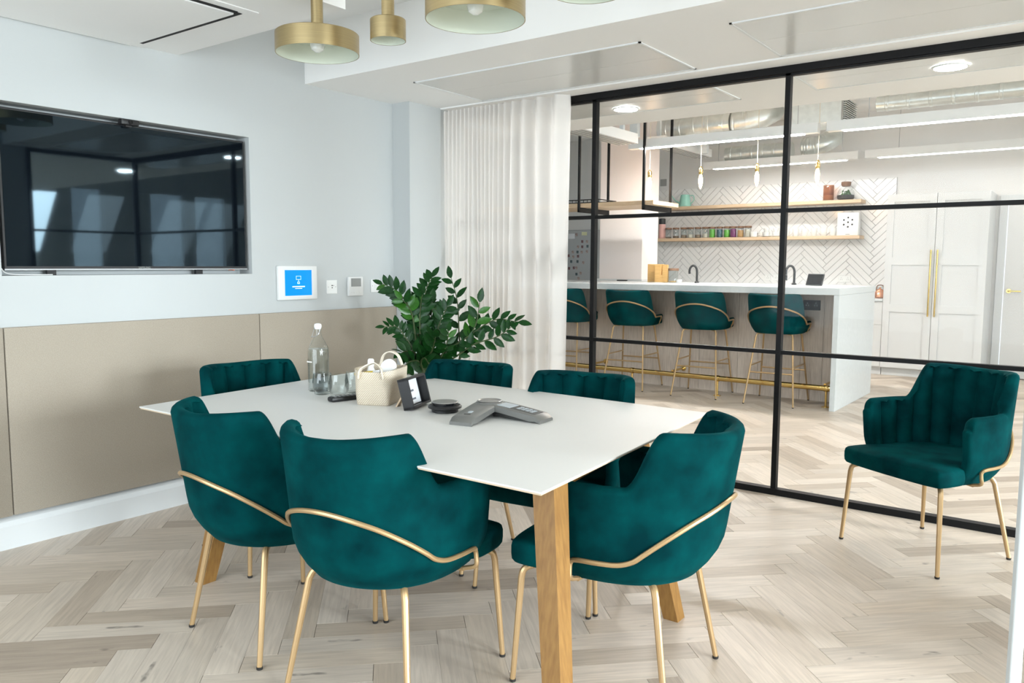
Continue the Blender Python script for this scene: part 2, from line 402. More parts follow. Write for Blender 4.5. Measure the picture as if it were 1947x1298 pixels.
# ceiling: lower soffits around a raised tray
RZ = 2.70
ce = MB().box(WX, 6.3, 3.225, 5.58, CZ, RZ+0.14).box(WX, -2.672, -2.3, 2.40, CZ, RZ+0.14).box(-2.672, 6.3, -2.3, 3.225, RZ, RZ+0.14).box(WX, -2.672, 2.40, 3.225, RZ, RZ+0.14)
struct('ceiling', ce, 'ceiling_white', 'white plaster ceiling with a raised tray over the table')
# ceiling_kitchen
struct('ceiling_kitchen', MB().box(-7.4, 6.3, 5.58, 11.0, 3.22, 3.3).box(-7.4, WX-0.16, 4.47, 5.58, CZ, 2.55), 'ceiling_white', 'white exposed ceiling above the kitchen')
# right wall, rear wall behind the camera, office shell with windows
struct('wall_right', MB().box(RX, RX+0.1, -2.3, 0.75, 0, RZ).box(RX, RX+0.1, 2.75, 3.42, 0, RZ).box(RX, RX+0.1, 0.75, 2.75, 2.375, RZ), 'wall_white')
bw = MB().box(WX-0.1, -3.8, -2.3, -2.2, 0, RZ).box(0.2, RX+0.1, -2.3, -2.2, 0, RZ).box(-3.8, 0.2, -2.3, -2.2, 0, 0.3).box(-3.8, 0.2, -2.3, -2.2, 2.5, RZ)
struct('wall_back', bw, 'wall_white')
ow = MB(); ys = [-2.3]
for a, b in OFFWIN: ys += [a, b]
ys.append(11.0)
for i in range(0, len(ys), 2): ow.box(6.2, 6.4, ys[i], ys[i+1], 0, 3.3)
for a, b in OFFWIN: ow.box(6.2, 6.4, a, b, 0, 0.6).box(6.2, 6.4, a, b, 2.6, 3.3)
struct('wall_office', ow, 'wall_white')
struct('wall_office_back', MB().box(RX+0.1, 6.4, -2.4, -2.3, 0, 3.3), 'wall_white')
# kitchen walls
def hole_wall(): return MB().box(-7.4, -0.955, KY+0.012, KY+0.2, 0, 3.25).box(-0.055, 6.4, KY+0.012, KY+0.2, 0, 3.25).box(-0.955, -0.055, KY+0.012, KY+0.2, 2.04, 3.25)
wk = struct('wall_rear', hole_wall(), 'kitchen_white', 'white kitchen wall with herringbone metro tiles')
struct('wall_kitchen', MB().box(-7.5, -7.4, 4.5, 11.0, 0, 3.3), 'grey_plaster')
struct('wall_kitchen_front', MB().box(-7.4, WX-0.16, GY-0.04, GY+0.06, 0, 3.2), 'wall_white')
struct('wall_column', MB().box(-5.13, -4.54, 8.76, 9.18, 0, 3.22), 'pink_plaster', 'pale pink plastered column rising behind the island')
# herringbone tiles
TW, TL = 0.0686, 0.407
TO = Vector((-4.376, 1.605)); TU = Vector((1, -1))/math.sqrt(2); TV = Vector((-1, -1))/math.sqrt(2)
X0, X1, Z0, Z1 = -5.42, -2.141, 1.035, 2.388
grout = MB().box(X0, X1, KY, KY+0.012, Z0, Z1).build('grout_bed', 'grout', wk, False)
tstd = {}
def tile_mesh(poly):
    n = len(poly); cx = sum(p[0] for p in poly)/n; cy = sum(p[1] for p in poly)/n
    def ins(g): return [((p[0]-cx)*(1-g/max(abs(p[0]-cx), abs(p[1]-cy), .01))+cx, (p[1]-cy)*(1-g/max(abs(p[0]-cx), abs(p[1]-cy), .01))+cy) for p in poly]
    return MB().loops([[(x, 0, z) for x, z in ins(0.0003)], [(x, -0.006, z) for x, z in ins(0.0003)], [(x, -0.008, z) for x, z in ins(0.0018)]], cap0=False)
for ou, ov, du, dv, kind in plank_cells(TO, TU, TV, TW, TL, 28):
    c = TO+TU*(ou+du/2)+TV*(ov+dv/2); ax = TU if kind == 0 else TV; pr = Vector((-ax.y, ax.x))
    loc = [ax*(a*(TL/2-.0016))+pr*(b*(TW/2-.0016)) for a, b in ((-1, -1), (1, -1), (1, 1), (-1, 1))]
    poly = [tuple(c+p) for p in loc]; cl = clip(poly, X0, X1, Z0, Z1)
    if len(cl) < 3: continue
    ar = abs(sum(cl[i-1][0]*cl[i][1]-cl[i][0]*cl[i-1][1] for i in range(len(cl))))/2
    if ar < 0.0006: continue
    if all(X0 < p[0] < X1 and Z0 < p[1] < Z1 for p in poly):
        if kind not in tstd: tstd[kind] = tile_mesh([tuple(p) for p in loc]).mesh('tile', 'tile_white', False)
        me = tstd[kind]
    else: me = tile_mesh([(p[0]-c.x, p[1]-c.y) for p in cl]).mesh('tile', 'tile_white', False)
    o = link('tile', me, wk); o.location = (c.x, KY, c.y)
# door at the kitchen's right with frame
dr = struct('door_1', MB().box(-0.945, -0.065, KY+0.03, KY+0.07, 0.005, 2.03), 'kitchen_white', 'plain white door with a brass lever handle')
hd = MB().lathe([(0.026, 0), (0.026, 0.008)], seg=20).mesh('handle_rose', 'brass')
o = link('handle_rose', hd, dr); o.rotation_euler = (PI/2, 0, 0); o.location = (-0.925+0.03, KY+0.03, 1.016)
MB().tube([(-0.895, KY+0.025, 1.016), (-0.895, KY-0.02, 1.016), (-0.885, KY-0.028, 1.016), (-0.77, KY-0.028, 1.016)], 0.009).build('door_handle', 'brass', dr)
struct('trim_1', MB().box(-1.03, -0.95, KY-0.012, KY+0.03, 0, 2.12, 0.004).box(-0.06, 0.02, KY-0.012, KY+0.03, 0, 2.12, 0.004).box(-0.95, -0.06, KY-0.012, KY+0.03, 2.04, 2.12, 0.004), 'cabinet_white', 'white door architrave')

# ------------------------------------------------------------------ black framed glass partition
w1 = struct('window_1', MB().box(-4.1, RX, GY-0.025, GY+0.025, 0, 0.036), 'frame_black', 'black steel framed glass partition between meeting room and kitchen')
MB().box(-4.1, RX, GY-0.025, GY+0.025, 2.335, CZ).build('head_rail', 'frame_black', w1, False)
MB().box(-4.1, RX, GY-0.02, GY+0.02, 2.322, 2.333).build('head_bead', 'frame_black', w1, False)
mx = [-3.87, -2.66, -1.447, -0.232+0.5]
for x in mx[:3]: MB().box(x-0.014, x+0.014, GY-0.02, GY+0.02, 0.036, 2.335).build('mullion', 'frame_black', w1, False)
MB().box(RX-0.03, RX, GY-0.025, GY+0.025, 0.036, 2.335).build('corner_post', 'frame_black', w1, False)
edges = [-4.1]+mx[:3]+[RX]
zs = [0.036, 0.815, 1.60, 2.335]
for i in range(len(edges)-1):
    for z in (0.815, 1.60): MB().box(edges[i]+0.0145, edges[i+1]-0.0145-(0.0155 if i == 3 else 0), GY-0.018, GY+0.018, z-0.011, z+0.011).build('transom', 'frame_black', w1, False)
    for k in range(3):
        MB().box(edges[i]+0.012, edges[i+1]-0.012, GY-0.004, GY+0.004, zs[k]+0.008, zs[k+1]-0.008).build('pane', 'glass', w1, False)
w2 = struct('window_2', MB().box(RX-0.02, RX+0.03, 3.42, GY-0.03, 0, 0.036), 'frame_black', 'black framed glass return beside the corner post')
MB().box(RX-0.02, RX+0.03, 3.42, GY-0.03, 2.335, CZ).build('head_rail', 'frame_black', w2, False)
MB().box(RX-0.02, RX+0.03, 3.42, 3.455, 0.036, 2.335).build('mullion', 'frame_black', w2, False)
for z in (0.815, 1.60): MB().box(RX-0.012, RX+0.022, 3.455, GY-0.03, z-0.011, z+0.011).build('transom', 'frame_black', w2, False)
for k in range(3): MB().box(RX, RX+0.008, 3.45, GY-0.03, zs[k]+0.008, zs[k+1]-0.008).build('pane', 'glass', w2, False)
# office windows, wide ones added for light, and an added unseen one behind the camera
n = 3
for a, b in OFFWIN:
    wo = struct('window_%d' % n, MB().box(6.22, 6.28, a, a+0.05, 0.6, 2.6).box(6.22, 6.28, b-0.05, b, 0.6, 2.6).box(6.22, 6.28, a, b, 0.6, 0.65).box(6.22, 6.28, a, b, 2.55, 2.6), 'cabinet_white')
    MB().box(6.24, 6.25, a+.04, b-.04, 0.64, 2.56).build('pane', 'glass', wo, False); n += 1
wo = struct('window_%d' % n, MB().box(-3.8, 0.2, -2.27, -2.22, 0.3, 0.35).box(-3.8, 0.2, -2.27, -2.22, 2.45, 2.5).box(-1.83, -1.77, -2.27, -2.22, 0.35, 2.45), 'cabinet_white')
MB().box(-3.8, -1.83, -2.25, -2.24, 0.33, 2.47).build('pane', 'glass', wo, False); MB().box(-1.77, 0.2, -2.25, -2.24, 0.33, 2.47).build('pane', 'glass', wo, False)

# ------------------------------------------------------------------ ceiling fittings
def ceil_panel(x0, x1, y0, y1, label, n=2):
    t = thing('ceiling_panel', label, 'ceiling panel', ((x0+x1)/2, (y0+y1)/2, CZ), 0, 'pale metal ceiling panels')
    X, Y = (x1-x0)/2, (y1-y0)/2
    MB().box(-X, -X+0.012, -Y, Y, -0.006, 0).box(X-0.012, X, -Y, Y, -0.006, 0).box(-X, X, -Y, -Y+0.012, -0.006, 0).box(-X, X, Y-0.012, Y, -0.006, 0).build('panel_rim', 'track_white', t, False)
    h = (2*Y-0.024)/n
    for i in range(n): MB().box(-X+0.013, X-0.013, -Y+0.012+i*h+0.0015, -Y+0.012+(i+1)*h-0.0015, -0.004, 0).build('panel_leaf', 'panel_metal', t, False)
ceil_panel(-3.385, -1.88, 3.565, 4.225, 'pale metal ceiling panel above the white curtain')
ceil_panel(-1.42, 0.25, 3.53, 4.225, 'pale metal ceiling panel above the single chair by the glass')
ceil_panel(-3.5, -1.975, 4.56, 5.15, 'glossy metal ceiling panel beyond the glass, over the bar stools side')
ceil_panel(-1.50, 0.9, 4.56, 5.15, 'glossy metal ceiling panel beyond the glass, over the tall cabinet side')
for (x, y, lb) in ((-2.731, 4.99, 'round recessed downlight beyond the glass near the curtain'), (-0.741, 4.946, 'round recessed downlight beyond the glass in front of the tall cabinet'), (1.4, 4.95, 'round recessed downlight just past the corner post of the glass'), (3.0, 6.5, 'round downlight in the high office ceiling towards the windows'), (2.2, 3.2, 'round recessed downlight in the office ceiling beside the doorway')):
    t = thing('downlight', lb or 'round recessed downlight in the office ceiling beyond the right glass', 'downlight', (x, y, CZ-0.006 if y < 5.58 and y > 3.3 else (3.22 if y > 5.58 else RZ)), 0, 'recessed downlights')
    ring = [(0.082, 0), (0.092, 0), (0.090, -0.008), (0.080, -0.008)]
    MB().lathe(ring+[ring[0]], seg=32, cap0=False, cap1=False).build('rim', 'plastic_white', t)
    MB().lathe([(0.081, -0.002), (0.079, -0.004)], seg=32).build('diffuser', 'downlight_white', t)
# curtain track: two slim white rails bending round at the right end
tk = []
for x in [-3.79+i*0.1 for i in range(33)]: tk.append((x, 4.29))
for k in range(1, 11):
    a = k/10*PI/2; tk.append((-0.50+0.55*math.sin(a), 4.29-0.55*(1-math.cos(a))))
for y in (3.5, 3.2): tk.append((0.05, y))
t = MB(); rings = []
for i, p in enumerate(tk):
    a = Vector(tk[max(i-1, 0)]); b = Vector(tk[min(i+1, len(tk)-1)]); d = (b-a).normalized(); nn = Vector((-d.y, d.x)); c = Vector(p)
    rings.append([(c.x+nn.x*s*0.03, c.y+nn.y*s*0.03, z) for s, z in ((-1, CZ), (-1, CZ-0.009), (1, CZ-0.009), (1, CZ))])
t.loops(rings)
tag(t.build('curtain_track', 'ceiling_white', None, True), 'white ceiling curtain track curving round towards the right wall', 'curtain track')
# slot diffuser in the near soffit
t = thing('ceiling_diffuser', 'white ceiling access panel with a black shadow slot above the television', 'vent', (-3.47, 1.75, CZ))
MB().box(-0.49, 0.46, -0.60, 0.46, -0.004, 0).build('surround', 'ceiling_white', t, False)
MB().box(-0.41, 0.40, 0.392, 0.418, -0.0065, -0.0042).box(0.385, 0.41, -0.6, 0.39, -0.0065, -0.0042).build('slot', 'slot_black', t, False)
MB().box(-0.47, 0.382, -0.6, 0.388, -0.012, -0.0042).build('panel_leaf', 'ceiling_white', t, False)

# ------------------------------------------------------------------ conference table
TZ = 0.745
NLc, NRc, FRc, FLc = (-2.965, 1.585), (-1.073, 1.572), (-1.172, 2.827), (-3.067, 2.872)
tb = thing('conference_table', 'large white topped conference table on splayed oak legs', 'table', (-2.07, 2.21, 0))
def q4(s, z):   # tabletop outline scaled about its centre
    c = (-2.07, 2.21)
    return [((p[0]-c[0])*s, (p[1]-c[1])*s, z) for p in (NLc, NRc, FRc, FLc)]
MB().loops([q4(0.9985, TZ-0.005), q4(1.0, TZ-0.004), q4(1.0, TZ-0.001), q4(0.999, TZ)]).build('table_top', 'table_white', tb, False)
MB().loops([q4(0.90, TZ-0.024), q4(0.996, TZ-0.0095), q4(0.9975, TZ-0.005)]).build('top_core', 'table_edge', tb, False)
legs = {'NR': ((-1.118, 1.735), (-1, 1)), 'FR': ((-1.205, 2.64), (-1, -1)), 'NL': ((-2.885, 1.79), (1, 1)), 'FL': ((-2.96, 2.66), (1, -1))}
for k, (ft, s) in legs.items():
    fx, fy = ft[0]+2.07, ft[1]-2.21; tx, ty = fx+s[0]*0.125, fy+s[1]*0.125
    def sq(x, y, z, h): return [(x-h, y-h, z), (x+h, y-h, z), (x+h, y+h, z), (x-h, y+h, z)]
    MB().loops([sq(fx, fy, 0, 0.029), sq(tx, ty, TZ-0.024, 0.037)]).build('leg', 'oak', tb, False)
zc = TZ-0.06
def tp(k): ft, s = legs[k]; return (ft[0]+2.07+s[0]*0.115, ft[1]-2.21+s[1]*0.115)
for a, b in (('NL', 'NR'), ('FL', 'FR'), ('NL', 'FL'), ('NR', 'FR')):
    pa, pb = Vector((*tp(a), zc)), Vector((*tp(b), zc)); d = (pb-pa).normalized(); pa2 = pa+d*0.04; pb2 = pb-d*0.04; nn = Vector((-d.y, d.x, 0))*0.012; up = Vector((0, 0, 0.033))
    MB().loops([[P-nn-up, P+nn-up, P+nn+up, P-nn+up] for P in (pa2, pb2)]).build('apron', 'oak', tb, False)

# ------------------------------------------------------------------ velvet chairs and bar stools
def plan_path(half, n):
    full = [(x, y, 0) for x, y in half]+[(-x, y, 0) for x, y in reversed(half[:-1])]
    P = catmull(full, 14)
    L = [0]
    for i in range(1, len(P)): L.append(L[-1]+(P[i]-P[i-1]).length)
    tot = L[-1]; out = []; j = 0
    for k in range(n):
        t = tot*k/(n-1)
        while j < len(L)-2 and L[j+1] < t: j += 1
        a = (t-L[j])/max(L[j+1]-L[j], 1e-9); out.append(P[j].lerp(P[j+1], a))
    nor = []
    for k in range(n):
        d = out[min(k+1, n-1)]-out[max(k-1, 0)]; d.normalize(); nor.append(Vector((d.y, -d.x, 0)))
    if nor[n//2].y > 0: nor = [-v for v in nor]
    return out, nor, tot
class Shell:
    def __init__(s, half, zb, ztop, lean, tuck, th=0.046, n=129, flutes=15, amp=0.011, zref=0.46, front_slope=0.0):
        s.P, s.N, s.tot = plan_path(half, n); s.n = n; s.zb = zb; s.ztop = ztop; s.lean = lean; s.tuck = tuck; s.th = th; s.fl = flutes; s.amp = amp; s.zref = zref; s.fs = front_slope
    def off(s, k, z):
        u = abs(2*k/(s.n-1)-1)        # 0 back centre .. 1 arm front
        o = s.lean(u)*(z-s.zref)
        a = (s.zb+0.13-z)/0.13
        if a > 0: o -= s.tuck*a*a
        return o
    def pt(s, k, z, extra=0.0):
        k0 = int(k); k1 = min(k0+1, s.n-1); t = k-k0
        P = s.P[k0].lerp(s.P[k1], t); N = s.N[k0].lerp(s.N[k1], t).normalized()
        q = P+N*(s.off(k, z)+s.th/2+extra)
        u = abs(2*k/(s.n-1)-1); fy = s.fs*(z-s.zb)*sm((u-0.62)/0.38)
        return Vector((q.x, q.y+fy, z))
    def build(s, name, m, parent):
        cols = []; K = 13
        def ring(k, sc):
            u = abs(2*k/(s.n-1)-1); zt = s.ztop(u); zb = s.zb; R = s.th/2*0.92
            fl = s.amp*(1-abs(math.sin(PI*s.fl*k/(s.n-1)))**0.7)*sm(min(k, s.n-1-k)/5)
            out = []
            for i in range(K): out.append(s.pt(k, zb+(zt-R-zb)*i/(K-1), -s.th/2*(1-sc)))
            for a in (30, 60, 90, 120, 150):
                q = s.pt(k, zt-R, -s.th/2+s.th/2*sc*math.cos(math.radians(a))-(fl*0.6 if a > 110 else 0)); q.z = zt-R+R*math.sin(math.radians(a))*sc-(fl*.30 if a > 110 else 0); out.append(q)
            for i in range(K): out.append(s.pt(k, zt-R-(zt-R-zb)*i/(K-1), -s.th/2-s.th/2*sc+fl*(1 if sc > .9 else 0)*(-1)*-1))
            return out
        rings = []
        for k, e, sc in ((0, 0.018, 0.35), (0, 0.014, 0.7), (0, 0.006, 0.92)):
            rings.append([p+Vector((0, e, 0)) for p in ring(k, sc)])
        for k in range(s.n): rings.append(ring(k, 1.0))
        for k, e, sc in ((s.n-1, 0.006, 0.92), (s.n-1, 0.014, 0.7), (s.n-1, 0.018, 0.35)):
            rings.append([p+Vector((0, e, 0)) for p in ring(k, sc)])
        return MB().loops(rings).build(name, m, parent, True, 60)
def seat_cushion(name, outline, z0, z1, m, parent, n=72, crown=0.012):
    P = catmull([(x, y, 0) for x, y in outline], 8); full = P+[Vector((-p.x, p.y, 0)) for p in reversed(P[1:-1])]
    c = Vector((0, sum(p.y for p in full)/len(full), 0))
    def lay(ins, z, back=0.0):
        out = []
        for p in full:
            i = ins+(back*sm((.12-p.y)/.12) if back else 0)
            out.append(Vector(((p.x-c.x)*(1-i), (p.y-c.y)*(1-i)+c.y, z)))
        return out
    L = [lay(.12, z0, .18), lay(.03, z0+.004, .2), lay(.006, z0+.014, .18), lay(0, z0+.03, .12), lay(0, z1-.02, .03), lay(.012, z1-.006), lay(.035, z1), lay(.18, z1+crown*.55), lay(.45, z1+crown*.9), lay(.75, z1+crown)]
    return MB().loops(L).build(name, m, parent, True, 70)

def make_chair(label, group):
    t = thing('velvet_armchair', label, 'chair', group=group)
    half = [(.260, .095), (.264, .02), (.256, -.06), (.232, -.135), (.188, -.205), (.128, -.255), (.066, -.280), (0, -.288)]
    def ztop(u):
        z = .672+.164*sm((0.615-u)/0.20)-0.012*math.exp(-(u/.26)**2)
        if u > .93: z -= .045*(1-math.sqrt(max(0, 1-((u-.93)/.07)**2)))
        return z
    sh = Shell(half, .372, ztop, lambda u: .02+.13*sm((.6-u)/.5), .055, front_slope=.10, flutes=13, amp=.027, n=157)
    sh.build('backrest', 'velvet', t)
    seat_cushion('seat', [(0, .285), (.12, .283), (.225, .272), (.263, .245), (.262, .13), (.236, .06), (.232, -.08), (.20, -.18), (.11, -.25), (0, -.262)], .378, .452, 'velvet', t)
    right = [Vector((.17, .035, .371)), Vector((.235, .038, .370)), sh.pt(8, .373, .012), sh.pt(8, .386, .006+sh.off(8, .44)-sh.off(8, .386)), sh.pt(8, .415, .006+sh.off(8, .44)-sh.off(8, .415)), sh.pt(8.6, .434, .007), sh.pt(11, .445, .007), sh.pt(20, .447, .007), sh.pt(28, .449, .007)]
    mid = [sh.pt(k, .452+.165*math.sin((1-abs(k-78)/46)*PI/2), .007) for k in range(34, 123, 4)]
    left = [Vector((-p.x, p.y, p.z)) for p in reversed(right)]
    path = right+mid+left
    MB().tube(catmull(path, 4), 0.0075, 8).build('rail', 'gold_paint', t)
    for sx in (-1, 1):
        for P in ([(sx*.17, .165, .372), (sx*.215, .205, .371), (sx*.236, .226, .36), (sx*.242, .232, .335), (sx*.262, .25, .008)], [(sx*.13, -.13, .38), (sx*.165, -.17, .365), (sx*.178, -.183, .34), (sx*.225, -.24, .008)]):
            C = [tuple(p) for p in catmull(P[:-1], 4)]+[P[-1]]
            l = MB().tube(C, [.011]*(len(C)-1)+[.0088], 10)
            lo = l.build('leg', 'gold_paint', t)
            MB().lathe([(.0092, 0), (.0102, .002), (.0102, .009)], (P[-1][0], P[-1][1], 0), 10).build('foot', 'rubber', lo)
    return t
G = 'teal velvet armchairs'
chair = make_chair('teal velvet armchair standing alone against the glass partition', G)
chair.location = (-.586, 3.998, 0); chair.rotation_euler = (0, 0, math.radians(149.3))
for x, y, a, lb in ((-2.308, 1.745, -5, 'teal velvet armchair between the wide fabric panel and the armchair with its whole back showing'),
                    (-1.755, 1.738, 9, 'teal velvet armchair with its whole curved back and gold rail showing'),
                    (-1.185, 2.20, 94.5, 'teal velvet armchair at the table end facing the television wall'),
                    (-2.375, 2.69, 186, 'teal velvet armchair in front of the potted plant and curtain'),
                    (-1.74, 2.69, 188, 'teal velvet armchair across the table in front of the bar stools'),
                    (-2.99, 2.215, -97, 'teal velvet armchair at the table end with its back to the fabric wall panels')):
    dup(chair, (x, y, 0), math.radians(a), lb, G)

def make_stool(label, group):
    t = thing('bar_stool', label, 'bar stool', group=group)
    half = [(.236, .20), (.246, .07), (.240, -.03), (.222, -.11), (.178, -.175), (.12, -.21), (.06, -.225), (0, -.23)]
    def ztop(u): return .778+.262*sm((.60-u)/.24)-.010*math.exp(-(u/.22)**2)
    sh = Shell(half, .665, ztop, lambda u: .02+.13*sm((.75-u)/.5), .05, th=.04, n=97, flutes=13, amp=.009, zref=.75)
    sh.build('backrest', 'velvet', t)
    seat_cushion('seat', [(0, .285), (.12, .282), (.208, .265), (.236, .215), (.224, .06), (.205, -.06), (.16, -.14), (.08, -.185), (0, -.195)], .672, .745, 'velvet', t)
    path = []
    for k in list(range(1, 96, 2)):
        u = abs(2*k/96-1)
        z = .757+.165*math.cos(min(1, u/.60)*PI/2)**.85 if u < .60 else .757+.004*sm((u-.60)/.1) if u < .86 else .761-.09*sm((u-.86)/.08)
        path.append(sh.pt(k, z, .008))
    MB().tube(path, .008, 8).build('rail', 'gold_paint', t)
    tops = {}; 
    for sx in (-1, 1):
        for sy, (tx, ty), (fx, fy) in ((1, (.175, .15), (.235, .27)), (-1, (.165, -.13), (.228, -.27))):
            lo = MB().tube([(sx*tx*.7, ty*.7, .662), (sx*tx*.95, ty*.95, .66), (sx*tx*1.02, ty*1.03, .64), (sx*fx, sy*abs(fy), .008)], [.0095, .0095, .0095, .008], 8).build('leg', 'gold_paint', t)
            MB().lathe([(.0085, 0), (.0095, .009)], (sx*fx, sy*abs(fy), 0), 8).build('foot', 'rubber', lo)
    def lp(sx, sy, z):
        tx, ty, fx, fy = (.178, .154, .235, .27) if sy > 0 else (.168, -.134, .228, -.27)
        a = 1-z/.64; return (sx*(tx+(fx-tx)*a), ty+(fy-ty)*a, z)
    for a, b in (((-1, -1, .30), (1, -1, .30)), ((-1, 1, .30), (1, 1, .30)), ((-1, -1, .36), (-1, 1, .36)), ((1, -1, .36), (1, 1, .36))):
        MB().tube([lp(*a), lp(*b)], .0075, 8).build('stretcher', 'gold_paint', t)
    return t
GS = 'teal velvet bar stools along the island'
st = make_stool('teal velvet bar stool beside the black socket, nearest the white waterfall end of the island', GS)
st.location = (-2.46, 7.555, 0); st.rotation_euler = (0, 0, math.radians(3))
for x, a, lb in ((-3.21, 5, 'teal velvet bar stool second from the waterfall end of the island'), (-4.0, 5, 'teal velvet bar stool third from the waterfall end of the island'), (-4.80, 5, 'teal velvet bar stool furthest from the waterfall end, half behind the curtain')):
    dup(st, (x, 7.555, 0), math.radians(a), lb, GS)

# ------------------------------------------------------------------ brass pendant lamps over the table
GP = 'brass drum pendants over the table'
def pendant(px, py_bot, diam, h, stem_r, label, yy=2.2, rz=None):
    c = on_y(px, py_bot, yy); zb = rz if rz else c.z
    t = thing('pendant_lamp', label, 'pendant lamp', (c.x, yy, RZ), 0, GP)
    zb -= RZ; R = diam/2; th = .003
    MB().lathe([(R-th, zb), (R, zb), (R, zb+h), (R-.003, zb+h+.003), (stem_r*.9, zb+h+.003)], seg=56, cap0=False, cap1=False).build('shade', 'brass_brushed', t)
    MB().lathe([(R-th, zb+.0005), (R-th, zb+h-.004), (.012, zb+h-.004)], seg=48, cap0=False, cap1=True).build('shade_lining', 'shade_inner', t)
    MB().lathe([(stem_r, zb+h+.002), (stem_r, -.02)], seg=28).build('stem', 'brass_brushed', t)
    MB().lathe([(.06, -.02), (.06, 0)], seg=28).build('ceiling_rose', 'brass_brushed', t)
    if R > .09:
        MB().lathe([(.016, zb+h-.004), (.018, zb+h-.012), (.026, zb+h-.024), (.03, zb+h-.040), (.024, zb+h-.058), (.008, zb+h-.068)], seg=20).build('bulb', 'bulb_frost', t)
pendant(604, 103, .333, .075, .024, 'wide brass drum pendant furthest along towards the television wall')
pendant(738, 78, .133, .075, .024, 'small narrow brass drum pendant between two wide ones')
pendant(904, 38, .345, .085, .024, 'largest brass drum pendant with a clear bulb showing inside')
pendant(1118, -14, .245, .085, .024, 'brass drum pendant hanging nearest the glass side, only its lower rim showing', rz=2.142)

# ------------------------------------------------------------------ television in its niche
tv = thing('television', 'large black wall television set in a recessed niche', 'television', (WX-0.025, 2.168, NZ0))
Y0, Y1, ZA, ZB = -.634, .634, .025, .750
MB().box(-.06, -.002, Y0, Y1, ZA, ZB, .004).build('casing', 'black_plastic', tv, False)
MB().box(-.002, .0, Y0+.010, Y1-.010, ZA+.018, ZB-.010).build('screen', 'tv_screen', tv, False)
fr = MB().box(-.004, .003, Y0, Y1, ZA, ZA+.006).build('lower_trim', 'steel', tv, False)
MB().box(-.05, -.002, .545, .552, ZA-.005, ZA).build('sensor', 'orange', tv, False)
for y in (-.42, .35): MB().box(-.05, -.03, y-.02, y+.02, 0, ZA).build('bracket_foot', 'black_plastic', tv, False)
text('lettering', 'SAMSUNG', .014, (.0006, .02, ZA+.011), (PI/2, 0, PI/2), 'plastic_grey', tv)
wc = thing('webcam', 'small black webcam clipped on top of the television', 'webcam', (WX-0.004, 2.122, NZ0+ZB-.004))
MB().box(-.018, .022, -.046, .046, -.004, .024, .006).build('body', 'black_plastic', wc)
l = MB().lathe([(.011, 0), (.011, .004), (.007, .004), (.007, .002)], seg=20).build('lens', 'black_gloss', wc); l.rotation_euler = (0, PI/2, 0); l.location = (.022, 0, .010)
MB().box(-.03, .004, -.015, .015, -.012, -.004).build('clip', 'black_plastic', wc, False)
cb = MB().tube(catmull([(WX-.012, 1.516, 1.268), (WX-.014, 1.53, 1.250), (WX-.02, 1.57, 1.2405), (WX-.02, 1.66, 1.2385), (WX-.03, 1.74, 1.2385)], 6), .0025, 6).build('cable', 'plastic_white')
tag(cb, 'thin pale cable lying in the bottom of the television niche', 'cable')

# ------------------------------------------------------------------ upholstered wall panels
def wall_panel(y0, y1, label):
    t = MB().box(WX, WX+.030, y0, y1, .146, 1.004, .006).build('fabric_wall_panel', 'linen')
    tag(t, label, 'wall panel', 'taupe fabric wall panels')
wall_panel(.12, 1.494, 'taupe linen wall panel below the far television corner, mostly cut off by the picture edge'.replace('far ', '').replace(', mostly cut off by the picture edge', ' where the cable lies'))
wall_panel(1.497, 2.838, 'wide taupe linen wall panel directly under the television')
wall_panel(2.841, 3.958, 'taupe linen wall panel behind the plant and under the blue tablet')

# ------------------------------------------------------------------ wall fittings on the television wall
def onwall(name, label, cat, y, z, group=None): return thing(name, label, cat, (WX, y, z), 0, group)
t = onwall('booking_tablet', 'white framed wall tablet with a bright blue screen', 'tablet', 3.128, 1.179)
MB().box(0, .022, -.146, .146, -.103, .103, .006).build('frame', 'plastic_white', t)
MB().box(.022, .0235, -.112, .112, -.084, .084).build('bezel', 'ceramic_white', t, False)
s = MB().box(.0235, .0245, -.100, .100, -.077, .077).build('screen', 'screen_blue', t, False)
ic = MB()
for a in ((-.018, .018, .040, .0415), (-.018, .018, .019, .0205), (-.018, -.0165, .019, .0415), (.0165, .018, .019, .0415)): ic.box(.0245, .0247, a[0], a[1], a[2], a[3])
ic.box(.0245, .0247, -.001, .001, .008, .019); ic.box(.0245, .0247, -.008, .008, .004, .006); ic.box(.0245, .0247, -.008, .008, -.006, -.004); ic.box(.0245, .0247, -.008, -.006, -.006, .006); ic.box(.0245, .0247, .006, .008, -.006, .006)
ic.build('icon', 'screen_white', s, False)
MB().box(.0245, .0247, -.047, .047, -.026, -.020).build('caption', 'screen_white', s, False)
MB().box(.0245, .0247, -.026, .026, -.036, -.033).build('caption', 'screen_white', s, False)
t = onwall('data_socket', 'shiny chrome faced wall socket beside the blue tablet', 'socket', 3.404, 1.148)
MB().box(0, .006, -.043, .043, -.043, .043, .002).build('plate', 'ceramic_white', t, False)
for a in ((-.004, .008, .006, .012), (.012, .016, .006, .010), (-.002, .006, -.008, -.002)): MB().box(.006, .0066, *a).build('hole', 'black_plastic', t, False)
for y in (-.03, .03): s = MB().lathe([(.0025, 0), (.0025, .001)], seg=8).build('screw', 'plastic_grey', t); s.rotation_euler = (0, PI/2, 0); s.location = (.006, y, 0)
t = onwall('thermostat', 'white thermostat with a small grey display', 'thermostat', 3.596, 1.149)
MB().box(0, .020, -.063, .063, -.063, .063, .005).build('case', 'plastic_white', t)
MB().box(.020, .0206, -.043, .043, -.002, .052).build('display', 'plastic_grey', t, False)
for y in (-.035, -.012, .010, .040): MB().box(.020, .0212, y-.006, y+.006, -.045, -.036).build('button', 'ceramic_white', t, False)
t = onwall('light_switch', 'white light switch beside the plant leaves', 'switch', 3.783, 1.148)
